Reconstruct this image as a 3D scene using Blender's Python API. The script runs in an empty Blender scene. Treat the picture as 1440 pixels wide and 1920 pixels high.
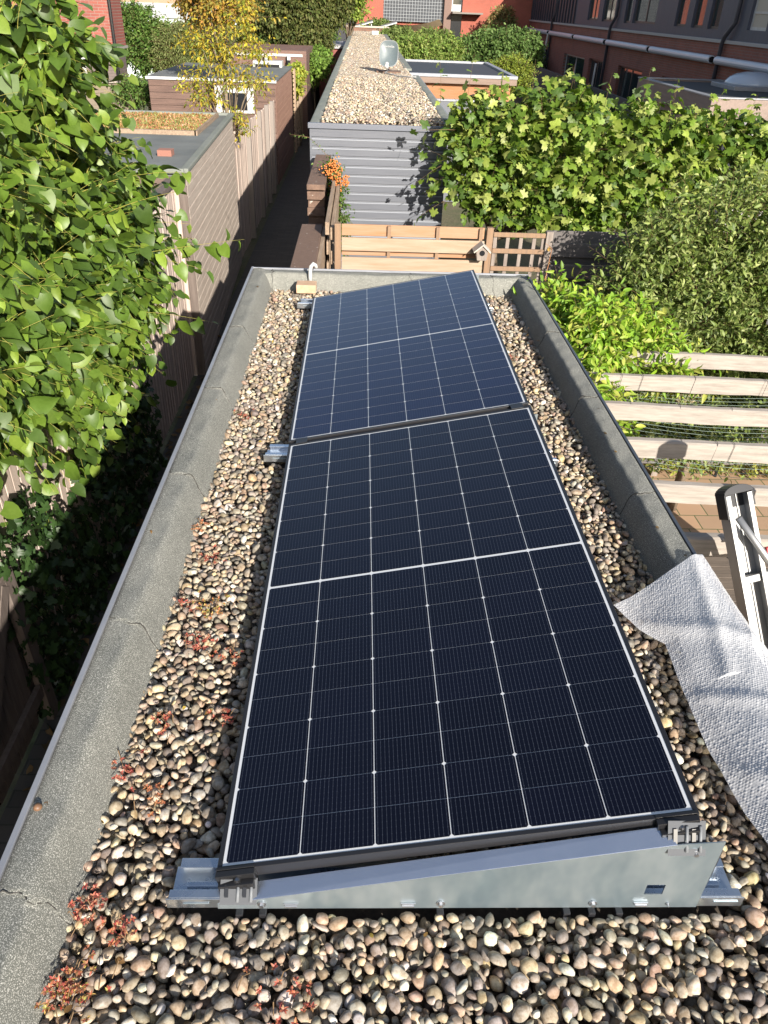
import bpy, bmesh, math, random
import numpy as np
from mathutils import Vector, Matrix

rng = np.random.default_rng(7)
random.seed(7)
S = bpy.context.scene
COL = S.collection

# ------------------------------------------------------------------ camera, light, exposure
cam_d = bpy.data.cameras.new('camera'); cam = bpy.data.objects.new('camera', cam_d); COL.objects.link(cam)
S.camera = cam
cam_d.sensor_fit = 'HORIZONTAL'; cam_d.sensor_width = 36.0; cam_d.lens = 36.0 * 1442 / 1440
cam_d.clip_start = 0.02; cam_d.clip_end = 600
_p, _yw, _r = 0.5844, 0.04407, 0.03972
fw = Vector((math.sin(_yw)*math.cos(_p), math.cos(_yw)*math.cos(_p), -math.sin(_p)))
rt = Vector((math.cos(_yw), -math.sin(_yw), 0)); up = rt.cross(fw)
r2 = rt*math.cos(_r) + up*math.sin(_r); u2 = -rt*math.sin(_r) + up*math.cos(_r)
M = Matrix((r2, u2, -fw)).transposed().to_4x4(); M.translation = Vector((0.275, -0.965, 1.628))
cam.matrix_world = M

SUN = Vector((1.0, -2.6, 1.15)).normalized()          # towards the sun
elev = math.asin(SUN.z); az = math.atan2(SUN.x, SUN.y)
W = bpy.data.worlds.new('World'); S.world = W; W.use_nodes = True
nt = W.node_tree; bg = nt.nodes['Background']
sky = nt.nodes.new('ShaderNodeTexSky'); sky.sky_type = 'NISHITA'; sky.sun_disc = False
sky.sun_elevation = elev; sky.sun_rotation = az; sky.air_density = 1.0; sky.dust_density = 1.2; sky.ozone_density = 1.0
hsv = nt.nodes.new('ShaderNodeHueSaturation'); hsv.inputs['Saturation'].default_value = .85
nt.links.new(sky.outputs[0], hsv.inputs['Color']); nt.links.new(hsv.outputs[0], bg.inputs[0]); bg.inputs[1].default_value = 0.085
sd = bpy.data.lights.new('sun', 'SUN'); sd.energy = 5.0; sd.angle = math.radians(0.5); sd.color = (1.0, 0.93, 0.82)
so = bpy.data.objects.new('sun', sd); COL.objects.link(so)
so.rotation_euler = (-SUN).to_track_quat('-Z', 'Y').to_euler(); so.location = SUN*50
S.view_settings.view_transform = 'Standard'; S.view_settings.look = 'None'
S.view_settings.exposure = 1.06; S.view_settings.gamma = 1.0
S.render.engine = 'CYCLES'
S.cycles.max_bounces = 6; S.cycles.transparent_max_bounces = 8

# ------------------------------------------------------------------ helpers
def tag(o, label=None, cat=None, group=None, kind=None):
    if label: o['label'] = label
    if cat: o['category'] = cat
    if group: o['group'] = group
    if kind: o['kind'] = kind
    return o

def empty(name, loc=(0, 0, 0), label=None, cat=None, group=None):
    o = bpy.data.objects.new(name, None); COL.objects.link(o); o.location = loc
    o.empty_display_size = 0.1
    return tag(o, label, cat, group)

def link(name, me, mat, parent=None):
    o = bpy.data.objects.new(name, me); COL.objects.link(o)
    if mat is not None and len(me.materials) == 0: me.materials.append(mat)
    if parent is not None:
        o.parent = parent
        p = parent; w = Vector((0, 0, 0))
        while p is not None: w += Vector(p.location); p = p.parent
        o.location = -w                                  # meshes are built in world coordinates
    return o

class MB:
    """collects boxes, tubes, prisms in world coordinates and links them as ONE mesh"""
    def __init__(s): s.v = []; s.f = []
    def add(s, vs, fs):
        n = len(s.v); s.v += [tuple(x) for x in vs]; s.f += [tuple(i+n for i in f) for f in fs]; return s
    def box(s, x0, x1, y0, y1, z0, z1):
        return s.add([(x0,y0,z0),(x1,y0,z0),(x1,y1,z0),(x0,y1,z0),(x0,y0,z1),(x1,y0,z1),(x1,y1,z1),(x0,y1,z1)],
                     [(0,3,2,1),(4,5,6,7),(0,1,5,4),(1,2,6,5),(2,3,7,6),(3,0,4,7)])
    def bar(s, a, b, w, h, upv=(0, 0, 1)):
        a = Vector(a); b = Vector(b); d = (b-a).normalized(); upv = Vector(upv)
        if abs(d.dot(upv)) > .98: upv = Vector((0, 1, 0))
        sx = d.cross(upv).normalized()*w/2; sz = sx.cross(d).normalized()*h/2
        vs = [a-sx-sz, a+sx-sz, a+sx+sz, a-sx+sz, b-sx-sz, b+sx-sz, b+sx+sz, b-sx+sz]
        return s.add(vs, [(0,1,2,3),(7,6,5,4),(0,4,5,1),(1,5,6,2),(2,6,7,3),(3,7,4,0)])
    def tube(s, pts, r, n=8, cap=True):
        pts = [Vector(p) for p in pts]; m = len(pts)
        rs = r if hasattr(r, '__len__') else [r]*m
        vs = []; ref = None
        for i, p in enumerate(pts):
            d = (pts[min(i+1, m-1)] - pts[max(i-1, 0)]).normalized()
            if ref is None: ref = Vector((0, 0, 1)) if abs(d.z) < .9 else Vector((1, 0, 0))
            a = d.cross(ref).normalized(); b = a.cross(d).normalized(); ref = b
            vs += [p + (a*math.cos(2*math.pi*k/n) + b*math.sin(2*math.pi*k/n))*rs[i] for k in range(n)]
        fs = [(i*n+k, i*n+(k+1) % n, (i+1)*n+(k+1) % n, (i+1)*n+k) for i in range(m-1) for k in range(n)]
        if cap: fs += [tuple(range(n))[::-1], tuple(range((m-1)*n, m*n))]
        return s.add(vs, fs)
    def prism(s, poly, a, b):
        """poly: list of points, extruded by vector (b-a)"""
        d = Vector(b)-Vector(a); n = len(poly); P = [Vector(p) for p in poly]
        vs = P + [p+d for p in P]
        return s.add(vs, [tuple(range(n))[::-1], tuple(range(n, 2*n))] + [(i, (i+1) % n, n+(i+1) % n, n+i) for i in range(n)])
    def lathe(s, c, prof, n=24, axis='z'):
        vs = []
        for (r, z) in prof:
            for k in range(n):
                a = 2*math.pi*k/n; vs.append((c[0]+r*math.cos(a), c[1]+r*math.sin(a), c[2]+z))
        m = len(prof)
        fs = [(i*n+k, i*n+(k+1) % n, (i+1)*n+(k+1) % n, (i+1)*n+k) for i in range(m-1) for k in range(n)]
        fs += [tuple(range(n))[::-1], tuple(range((m-1)*n, m*n))]
        return s.add(vs, fs)
    def build(s, name, mat, parent=None, bevel=0.0, smooth=False):
        me = bpy.data.meshes.new(name); me.from_pydata(s.v, [], s.f)
        bm_ = bmesh.new(); bm_.from_mesh(me); bmesh.ops.recalc_face_normals(bm_, faces=bm_.faces); bm_.to_mesh(me); bm_.free(); me.update()
        if smooth: me.polygons.foreach_set('use_smooth', [True]*len(me.polygons))
        o = link(name, me, mat, parent)
        if bevel > 0:
            b = o.modifiers.new('bevel', 'BEVEL'); b.width = bevel; b.segments = 2; b.limit_method = 'ANGLE'; b.angle_limit = math.radians(40)
        return o

def np_mesh(name, V, F, mat, parent=None, smooth=True, col=None):
    """V (n,3), F (m,k) with constant k; col (n,3) per-vertex colour attribute"""
    me = bpy.data.meshes.new(name)
    n = len(V); m, k = F.shape
    me.vertices.add(n); me.vertices.foreach_set('co', V.astype(np.float32).ravel())
    me.loops.add(m*k); me.loops.foreach_set('vertex_index', F.astype(np.int32).ravel())
    me.polygons.add(m); me.polygons.foreach_set('loop_start', np.arange(0, m*k, k, dtype=np.int32))
    me.polygons.foreach_set('use_smooth', np.full(m, smooth))
    me.update(calc_edges=True)
    if col is not None:
        a = me.color_attributes.new('tint', 'FLOAT_COLOR', 'POINT')
        c = np.ones((n, 4), np.float32); c[:, :3] = col
        a.data.foreach_set('color', c.ravel())
    return link(name, me, mat, parent)

# ------------------------------------------------------------------ materials
def M_(name, base=(.5, .5, .5), rough=.6, metal=0.0, c2=None, nscale=6.0, ndet=6, stretch=None, bump=0.0, bscale=None,
       attr=False, spec=.5, trans=0.0, coat=0.0, speck=None, speck_scale=400, mixlo=.35, mixhi=.65, rvar=0.0, alpha=None):
    m = bpy.data.materials.new(name); m.use_nodes = True; t = m.node_tree; N = t.nodes; L = t.links
    b = N['Principled BSDF']; out = N['Material Output']
    b.inputs['Base Color'].default_value = (*base, 1); b.inputs['Roughness'].default_value = rough
    b.inputs['Metallic'].default_value = metal; b.inputs['Specular IOR Level'].default_value = spec
    if coat: b.inputs['Coat Weight'].default_value = coat; b.inputs['Coat Roughness'].default_value = .06
    tc = N.new('ShaderNodeTexCoord'); mp = N.new('ShaderNodeMapping'); L.new(tc.outputs['Object'], mp.inputs[0])
    if stretch: mp.inputs['Scale'].default_value = stretch
    color = None
    def rgb(c):
        n = N.new('ShaderNodeRGB'); n.outputs[0].default_value = (*c, 1); return n.outputs[0]
    if attr:
        a = N.new('ShaderNodeVertexColor'); a.layer_name = 'tint'; color = a.outputs[0]
    if c2 is not None:
        no = N.new('ShaderNodeTexNoise'); no.inputs['Scale'].default_value = nscale; no.inputs['Detail'].default_value = ndet
        no.inputs['Roughness'].default_value = .65
        L.new(mp.outputs[0], no.inputs['Vector'])
        mr = N.new('ShaderNodeMapRange'); mr.inputs[1].default_value = mixlo; mr.inputs[2].default_value = mixhi; L.new(no.outputs[0], mr.inputs[0])
        mx = N.new('ShaderNodeMix'); mx.data_type = 'RGBA'
        L.new(mr.outputs[0], mx.inputs['Factor'])
        if color is not None:
            mu = N.new('ShaderNodeMix'); mu.data_type = 'RGBA'; mu.blend_type = 'MULTIPLY'; mu.inputs['Factor'].default_value = 1
            L.new(color, mu.inputs['A']); mu.inputs['B'].default_value = (*c2, 1)
            L.new(color, mx.inputs['A']); L.new(mu.outputs['Result'], mx.inputs['B'])
        else:
            mx.inputs['A'].default_value = (*base, 1); mx.inputs['B'].default_value = (*c2, 1)
        color = mx.outputs['Result']
        if rvar:
            rr = N.new('ShaderNodeMapRange'); rr.inputs[3].default_value = rough-rvar; rr.inputs[4].default_value = rough+rvar
            L.new(no.outputs[0], rr.inputs[0]); L.new(rr.outputs[0], b.inputs['Roughness'])
    if speck is not None:
        no2 = N.new('ShaderNodeTexNoise'); no2.inputs['Scale'].default_value = speck_scale; no2.inputs['Detail'].default_value = 2
        L.new(tc.outputs['Object'], no2.inputs['Vector'])
        mr2 = N.new('ShaderNodeMapRange'); mr2.inputs[1].default_value = .5; mr2.inputs[2].default_value = .72; L.new(no2.outputs[0], mr2.inputs[0])
        mx2 = N.new('ShaderNodeMix'); mx2.data_type = 'RGBA'; L.new(mr2.outputs[0], mx2.inputs['Factor'])
        if color is not None: L.new(color, mx2.inputs['A'])
        else: mx2.inputs['A'].default_value = (*base, 1)
        mx2.inputs['B'].default_value = (*speck, 1); color = mx2.outputs['Result']
    if color is not None: L.new(color, b.inputs['Base Color'])
    if bump:
        nb = N.new('ShaderNodeTexNoise'); nb.inputs['Scale'].default_value = bscale or nscale*3; nb.inputs['Detail'].default_value = 5
        L.new(mp.outputs[0], nb.inputs['Vector'])
        bp = N.new('ShaderNodeBump'); bp.inputs['Strength'].default_value = min(1, bump*60); bp.inputs['Distance'].default_value = bump
        L.new(nb.outputs[0], bp.inputs['Height']); L.new(bp.outputs[0], b.inputs['Normal'])
    if trans:
        tr = N.new('ShaderNodeBsdfTranslucent'); ms = N.new('ShaderNodeMixShader'); ms.inputs[0].default_value = trans
        if color is not None:
            hs = N.new('ShaderNodeHueSaturation'); hs.inputs['Value'].default_value = 1.5; hs.inputs['Saturation'].default_value = 1.1
            L.new(color, hs.inputs['Color']); L.new(hs.outputs[0], tr.inputs[0])
        else: tr.inputs[0].default_value = (*base, 1)
        L.new(b.outputs[0], ms.inputs[1]); L.new(tr.outputs[0], ms.inputs[2]); L.new(ms.outputs[0], out.inputs[0])
    return m

def brick_mat(name, c1, c2, mortar, sx=1.0, rough=.8, bw=.21, bh=.065, axis='yz', mix=None):
    m = bpy.data.materials.new(name); m.use_nodes = True; t = m.node_tree; N = t.nodes; L = t.links; b = N['Principled BSDF']
    tc = N.new('ShaderNodeTexCoord'); sp = N.new('ShaderNodeSeparateXYZ'); cb = N.new('ShaderNodeCombineXYZ')
    L.new(tc.outputs['Object'], sp.inputs[0])
    L.new(sp.outputs['XYZ'.index(axis[0].upper())], cb.inputs[0]); L.new(sp.outputs['XYZ'.index(axis[1].upper())], cb.inputs[1])
    br = N.new('ShaderNodeTexBrick'); L.new(cb.outputs[0], br.inputs['Vector'])
    br.inputs['Color1'].default_value = (*c1, 1); br.inputs['Color2'].default_value = (*c2, 1); br.inputs['Mortar'].default_value = (*mortar, 1)
    br.inputs['Scale'].default_value = 1; br.inputs['Brick Width'].default_value = bw; br.inputs['Row Height'].default_value = bh
    br.inputs['Mortar Size'].default_value = .006; br.inputs['Mortar Smooth'].default_value = .2
    no = N.new('ShaderNodeTexNoise'); no.inputs['Scale'].default_value = 1.7; no.inputs['Detail'].default_value = 8
    mr = N.new('ShaderNodeMapRange'); mr.inputs[3].default_value = .72; mr.inputs[4].default_value = 1.25; L.new(no.outputs[0], mr.inputs[0])
    L.new(tc.outputs['Object'], no.inputs['Vector'])
    mx = N.new('ShaderNodeVectorMath'); mx.operation = 'SCALE'; L.new(br.outputs[0], mx.inputs[0]); L.new(mr.outputs[0], mx.inputs['Scale'])
    L.new(mx.outputs[0], b.inputs['Base Color']); b.inputs['Roughness'].default_value = rough
    bp = N.new('ShaderNodeBump'); bp.inputs['Distance'].default_value = .008; bp.invert = True; bp.inputs['Strength'].default_value = .6
    L.new(br.outputs['Fac'], bp.inputs['Height']); L.new(bp.outputs[0], b.inputs['Normal'])
    return m

wood_grey = M_('weathered_grey_wood', (.30, .25, .21), .85, c2=(.15, .12, .10), nscale=5, stretch=(1.2, 1.2, 14), bump=.0015, bscale=14, attr=True)
def plank_mat(name, a, b, axis, rough=.82, spec=.3, ns=4, bump=.0015):
    st = {'x': (1, 12, 12), 'y': (12, 1, 12), 'z': (12, 12, 1)}[axis]
    return M_(name, a, rough, c2=b, nscale=ns, stretch=st, bump=bump, bscale=ns*2.5, spec=spec, mixlo=.3, mixhi=.7)
m_bitumen = M_('mineral_bitumen', (.10, .104, .093), .92, c2=(.155, .155, .138), nscale=2.6, speck=(.50, .49, .45), speck_scale=420, bump=.0022, bscale=260, spec=.25, mixlo=.3, mixhi=.75)
m_bitumen_old = M_('grey_bitumen', (.12, .13, .13), .9, c2=(.17, .18, .175), nscale=1.6, bump=.002, bscale=60, spec=.25)
m_alu = M_('aluminium', (.62, .63, .66), .38, 1.0, c2=(.5, .51, .54), nscale=9, rvar=.08)
m_alu_trim = M_('grey_trim', (.30, .31, .34), .45, .3, c2=(.24, .25, .28), nscale=6)
m_galv = M_('galvanised_steel', (.22, .28, .32), .36, .7, c2=(.34, .39, .42), nscale=9, ndet=3, stretch=(1, 1, .5), rvar=.08, bump=.0006, bscale=5)
m_galv_b = M_('galvanised_rail', (.5, .56, .64), .28, .95, c2=(.72, .75, .78), nscale=10, rvar=.06)
m_black = M_('black_anodised', (.018, .018, .021), .38, .2, spec=.6)
m_clamp = M_('black_clamp', (.02, .02, .022), .3, .3, spec=.6)
m_back = M_('white_backsheet', (.60, .61, .63), .4, coat=.6)
m_white = M_('white_paint', (.50, .50, .49), .45, c2=(.42, .42, .41), nscale=5)
m_dark = M_('dark_opening', (.012, .013, .016), .25, spec=.6)
m_soil = M_('soil', (.06, .045, .03), .95, c2=(.11, .085, .055), nscale=5, bump=.02, bscale=8)
m_glass = M_('dark_window_glass', (.02, .03, .035), .06, spec=.8, c2=(.035, .05, .045), nscale=1.3)

def solar_mat():
    m = bpy.data.materials.new('solar_cell'); m.use_nodes = True; t = m.node_tree; N = t.nodes; L = t.links; b = N['Principled BSDF']
    tc = N.new('ShaderNodeUVMap'); sp = N.new('ShaderNodeSeparateXYZ'); L.new(tc.outputs[0], sp.inputs[0])
    def wave(out, k, w):
        mu = N.new('ShaderNodeMath'); mu.operation = 'MULTIPLY'; mu.inputs[1].default_value = k; L.new(out, mu.inputs[0])
        fr = N.new('ShaderNodeMath'); fr.operation = 'FRACT'; L.new(mu.outputs[0], fr.inputs[0])
        sb = N.new('ShaderNodeMath'); sb.operation = 'SUBTRACT'; sb.inputs[1].default_value = .5; L.new(fr.outputs[0], sb.inputs[0])
        ab = N.new('ShaderNodeMath'); ab.operation = 'ABSOLUTE'; L.new(sb.outputs[0], ab.inputs[0])
        lt = N.new('ShaderNodeMath'); lt.operation = 'LESS_THAN'; lt.inputs[1].default_value = w; L.new(ab.outputs[0], lt.inputs[0]); return lt.outputs[0]
    bus = wave(sp.outputs[0], 16, .045)
    pads = wave(sp.outputs[1], 6, .06)
    padx = wave(sp.outputs[0], 16, .10)
    pm = N.new('ShaderNodeMath'); pm.operation = 'MULTIPLY'; L.new(pads, pm.inputs[0]); L.new(padx, pm.inputs[1])
    mxm = N.new('ShaderNodeMath'); mxm.operation = 'MAXIMUM'; L.new(bus, mxm.inputs[0]); L.new(pm.outputs[0], mxm.inputs[1])
    fac = N.new('ShaderNodeMath'); fac.operation = 'MULTIPLY'; fac.inputs[1].default_value = .20; L.new(mxm.outputs[0], fac.inputs[0])
    at = N.new('ShaderNodeVertexColor'); at.layer_name = 'tint'
    mx = N.new('ShaderNodeMix'); mx.data_type = 'RGBA'; L.new(fac.outputs[0], mx.inputs['Factor'])
    L.new(at.outputs[0], mx.inputs['A']); mx.inputs['B'].default_value = (.28, .27, .27, 1)
    L.new(mx.outputs['Result'], b.inputs['Base Color']); b.inputs['Roughness'].default_value = .35
    b.inputs['Coat Weight'].default_value = .65; b.inputs['Coat Roughness'].default_value = .07; b.inputs['Coat IOR'].default_value = 1.4; b.inputs['Specular IOR Level'].default_value = .1; b.inputs['Coat Tint'].default_value = (.5, .68, 1, 1)
    return m
m_cell = solar_mat()

# ------------------------------------------------------------------ foliage machinery
def leaf_template(kind):
    if kind == 'heart':
        us = [0, .10, .34, .62, .86, 1.06]; ws = [0, .40, .50, .42, .22, 0.0]; back = [0, -.16, -.02, 0, 0, 0]
    elif kind == 'oval':
        us = [0, .2, .5, .8, 1.0]; ws = [0, .26, .32, .2, 0]; back = [0]*5
    elif kind == 'narrow':
        us = [0, .22, .5, .78, 1.0]; ws = [0, .17, .21, .14, 0]; back = [0]*5
    elif kind == 'lance':
        us = [0, .35, .7, 1.0]; ws = [0, .17, .14, 0]; back = [0]*4
    if kind == 'lobed':
        ang = np.radians([-90, -62, -40, -22, 2, 22, 44, 66, 80, 90, 100, 114, 136, 158, 178, 202, 220, 242])
        rad = np.array([.06, .42, .50, .34, .60, .52, .40, .60, .56, .68, .56, .60, .40, .52, .60, .34, .50, .42])
        x = np.cos(ang)*rad; y = np.sin(ang)*rad + .35
        z = -.35*(x**2 + (y-.35)**2) + .10*np.abs(x)
        V = np.vstack([[0, .3, .02], np.stack([x, y, z], 1)])
        n = len(ang); F = np.array([[0, 1+i, 1+(i+1) % n] for i in range(n)])
        return V, F
    n = len(us); mid = [(0, u, -.22*u*u) for u in us]; L = []; R = []
    for i in range(1, n-1):
        z = -.22*us[i]**2 + .30*ws[i]
        L.append((-ws[i], us[i]+back[i], z - .25*ws[i]**2)); R.append((ws[i], us[i]+back[i], z - .25*ws[i]**2))
    V = np.array(mid+L+R, float); F = []
    k = n-2
    for i in range(k-1):
        F += [[1+i, 2+i, n+i+1, n+i], [2+i, 1+i, n+k+i, n+k+i+1]]
    F += [[0, 1, n, 0], [1, 0, n+k, n+k], [k, n-1, n+k-1, n+k-1], [n-1, k, n+2*k-1, n+2*k-1]]
    T = []
    for f in F:
        f = [f[0]] + [f[i] for i in range(1, 4) if f[i] != f[i-1] and f[i] != f[0]]
        T.append(f[:3])
        if len(f) == 4: T.append([f[0], f[2], f[3]])
    return V, np.array(T)

def nrm(a): return a/np.maximum(np.linalg.norm(a, axis=-1, keepdims=True), 1e-9)

def leaves_mesh(name, P, D, Nn, size, kind, mat, parent, pal, jitter=.25, wr=None):
    """P,D,Nn (n,3): position, tip direction, upward normal"""
    V, F = leaf_template(kind); n = len(P)
    D = nrm(D); X = nrm(np.cross(D, Nn)); Z = nrm(np.cross(X, D))
    wid = (rng.uniform(.62, 1.15, n) if wr is None else np.full(n, wr))[:, None, None]
    curl = rng.uniform(-.4, 2.8, n)[:, None, None]
    W_ = (V[None, :, 0:1]*X[:, None, :]*wid + V[None, :, 1:2]*D[:, None, :] + V[None, :, 2:3]*curl*Z[:, None, :])*size[:, None, None] + P[:, None, :]
    FF = (F[None] + (np.arange(n)*len(V))[:, None, None]).reshape(-1, 3)
    pal = np.array(pal); ci = rng.integers(0, len(pal), n)
    c = pal[ci]*rng.uniform(1-jitter, 1+jitter, (n, 1))
    col = np.repeat(c, len(V), axis=0)
    return np_mesh(name, W_.reshape(-1, 3), FF, mat, parent, True, col)

def shoots(starts, dirs, length, nleaf, droop=.3, leafsize=.08, rs=.003, spread=.8, tipdown=.4, seg=7, sz=.25, bend=None, upb=.7, curve=.25, nrand=.5):
    """returns stem polylines and leaf P,D,N,size"""
    n = len(starts); dirs = nrm(dirs); L = length if hasattr(length, '__len__') else np.full(n, length)
    t = np.linspace(0, 1, seg)
    side = nrm(rng.normal(size=(n, 3)))*curve
    pts = starts[:, None, :] + (dirs[:, None, :]*t[None, :, None] + side[:, None, :]*(t**2)[None, :, None])*L[:, None, None]
    pts[:, :, 2] -= droop*L[:, None]*(t**2)[None]
    lt = (np.arange(nleaf)+.6)/nleaf
    lt = np.clip(lt[None, :] + rng.uniform(-.3, .3, (n, nleaf))/nleaf, 0, 1)
    idx = np.clip((lt*(seg-1)).astype(int), 0, seg-2); fr = lt*(seg-1)-idx
    r = np.arange(n)[:, None]
    P = pts[r, idx]*(1-fr[..., None]) + pts[r, idx+1]*fr[..., None]
    Tn = nrm(pts[r, idx+1]-pts[r, idx])
    a0 = rng.uniform(0, 6.28, (n, 1)); ang = a0 + np.arange(nleaf)[None]*2.4 + rng.uniform(-.5, .5, (n, nleaf))
    ref = np.zeros_like(Tn); ref[..., 2] = 1; ref = np.where(np.abs(Tn[..., 2:3]) > .9, np.array([1., 0, 0]), ref)
    A = nrm(np.cross(Tn, ref)); B = np.cross(A, Tn)
    out = A*np.cos(ang)[..., None] + B*np.sin(ang)[..., None]
    D = nrm(out*spread + Tn*.55); D[..., 2] -= tipdown*rng.uniform(.2, 1.2, D.shape[:2]); D = nrm(D)
    up_ = np.zeros_like(D); up_[..., 2] = upb; up_ += .35*np.array(SUN)[None, None] + rng.normal(size=D.shape)*nrand + out*.25
    size = leafsize*rng.uniform(1-sz, 1+sz, (n, nleaf))*(1-.35*np.maximum(0, lt-.7)/.3)
    P = P + D*size[..., None]*.25
    return pts, P.reshape(-1, 3), D.reshape(-1, 3), up_.reshape(-1, 3), size.reshape(-1)

def stems_mesh(name, pts, r, mat, parent, col=None):
    n, m, _ = pts.shape; k = 3
    T = np.gradient(pts, axis=1); T = nrm(T); ref = np.array([.3, .2, .93]); A = nrm(np.cross(T, ref)); B = np.cross(A, T)
    rr = (r*(1-.75*np.linspace(0, 1, m)))[None, :, None]
    rings = np.stack([pts + rr*(A*math.cos(2*math.pi*q/k)+B*math.sin(2*math.pi*q/k)) for q in range(k)], 2)
    V = rings.reshape(-1, 3); F = []
    for j in range(m-1):
        for q in range(k):
            F.append([j*k+q, j*k+(q+1) % k, (j+1)*k+(q+1) % k, (j+1)*k+q])
    F = (np.array(F)[None] + (np.arange(n)*m*k)[:, None, None]).reshape(-1, 4)
    return np_mesh(name, V, F, mat, parent, True)

def ell_points(c, r, n, lo=.55, hi=1.0, hemi=None):
    d = nrm(rng.normal(size=(n, 3)))
    if hemi is not None:
        h = np.array(hemi); s = (d@h) < 0; d[s] = d[s] - 2*(d[s]@h)[:, None]*h[None]
    k = rng.uniform(lo, hi, (n, 1))
    return np.array(c) + d*np.array(r)*k, nrm(d/np.array(r))

leafmats = {}
def leafmat(name, rough=.4, trans=.25, spec=.5):
    return M_(name, (.1, .2, .05), rough, attr=True, c2=(.75, .8, .6), nscale=25, trans=trans, spec=spec)
m_leaf_gloss = leafmat('glossy_leaf', .48, .18, .45)
m_leaf_soft = leafmat('soft_leaf', .5, .3, .4)
m_leaf_far = leafmat('far_leaf', .6, .3, .3)
m_bark = M_('bark', (.13, .09, .06), .9, c2=(.2, .16, .11), nscale=12, bump=.01, bscale=20)
m_twig_y = M_('yellow_twig', (.42, .36, .08), .6, c2=(.3, .3, .06), nscale=8)
m_twig_b = M_('brown_twig', (.16, .10, .05), .8)

def tree(name, label, cat, ells, n_shoot, nleaf, leafsize, kind, pal, mat, shoot_len, droop=.3, base=None, trunk_r=.06, twig=None,
         up=.4, group=None, tipdown=.4, extra=None, hemi=None, lo=.45, limbs=8, spread=.8, twig_r=.003, jitter=.25, sz=.25):
    tot = sum(e[1][0]*e[1][1]*e[1][2] for e in ells)**1.0
    St = []; Dr = []
    ws = [(e[1][0]*e[1][1] + e[1][1]*e[1][2] + e[1][0]*e[1][2]) for e in ells]; tw = sum(ws)
    for e, w in zip(ells, ws):
        k = max(3, int(n_shoot*w/tw)); p, d = ell_points(e[0], e[1], k, lo, .92, hemi); St.append(p); Dr.append(d)
    St = np.vstack(St); Dr = np.vstack(Dr) + np.array([0, 0, up]) + rng.normal(size=(len(St), 3))*.35
    L = shoot_len*rng.uniform(.6, 1.3, len(St))
    St = St - nrm(Dr)*L[:, None]*.5
    base = base or (ells[0][0][0], ells[0][0][1], -2.2)
    root = empty(name, base, label, cat, group)
    pts, P, D, N_, sz_ = shoots(St, Dr, L, nleaf, droop, leafsize, spread=spread, tipdown=tipdown, sz=sz)
    PTS = [pts]
    if extra:
        for (a, b, nl, dr, ls) in extra:
            a = np.array([a], float); b = np.array([b], float); l = np.linalg.norm(b-a, axis=1)
            q = shoots(a, b-a, l, nl, dr, ls, spread=.8, tipdown=tipdown, curve=.06, sz=sz)
            PTS.append(q[0]); P = np.vstack([P, q[1]]); D = np.vstack([D, q[2]]); N_ = np.vstack([N_, q[3]]); sz_ = np.concatenate([sz_, q[4]])
    cr = leaves_mesh('crown', P, D, N_, sz_, kind, mat, root, pal, jitter)
    tm = twig or m_twig_b
    stems_mesh('twigs', np.concatenate(PTS), twig_r, tm, root)
    if trunk_r:
        mb = MB(); bx, by, bz = base
        c = np.array(ells[0][0]); fork = Vector((bx + (c[0]-bx)*.3, by + (c[1]-by)*.3, bz + (c[2]-bz)*.6))
        mb.tube([(bx, by, bz), (bx+.02, by, (bz+fork.z)/2), fork], [trunk_r, trunk_r*.85, trunk_r*.7], 8)
        for e in ells:
            for k in range(max(2, limbs//len(ells))):
                tgt = Vector(e[0]) + Vector(rng.normal(size=3)*np.array(e[1])*.45)
                md = fork.lerp(tgt, .5) + Vector((0, 0, .1*(tgt-fork).length))
                mb.tube([fork, md, tgt], [trunk_r*.5, trunk_r*.3, trunk_r*.1], 6)
        mb.build('trunk', m_bark, root, smooth=True)
    return root

# ================================================================== THE SETTING
GZ = -2.2
m_lawn = M_('garden_ground', (.075, .085, .035), .95, c2=(.12, .10, .06), nscale=1.2, bump=.03, bscale=12)
tag(MB().box(-150, 150, -30, 260, GZ-.3, GZ-.02).build('ground', m_lawn), kind='structure')
m_alley = brick_mat('alley_pavers', (.055, .048, .042), (.075, .065, .055), (.04, .04, .03), axis='xy', bw=.22, bh=.11)
tag(MB().box(-1.66, -.36, -3, 60, GZ-.02, GZ).build('alley_path', m_alley), kind='structure')
m_patio = brick_mat('patio_pavers', (.42, .27, .17), (.34, .23, .15), (.10, .12, .05), axis='xy', bw=.26, bh=.22)
tag(MB().box(1.6, 6.0, 4.0, 6.4, GZ-.02, GZ).build('patio', m_patio), kind='structure')

# ================================================================== OUR GARAGE ROOF
XL, XR, YF, YN = -.444, 1.423, 4.31, -2.0
garage = empty('garage', (.49, 1.2, GZ), 'flat roofed garage with grey bitumen kerbs carrying the tilted solar panels', 'garage')
m_gwall = plank_mat('garage_boards', (.24, .17, .12), (.13, .09, .07), 'y')
g = MB().box(XL+.03, XR-.03, YN, YF-.03, GZ, -.13)
g.build('wall', m_gwall, garage)
MB().box(XL+.05, XR-.05, YN, YF-.05, -.12, -.082).build('roof_deck', m_bitumen_old, garage)

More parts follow.
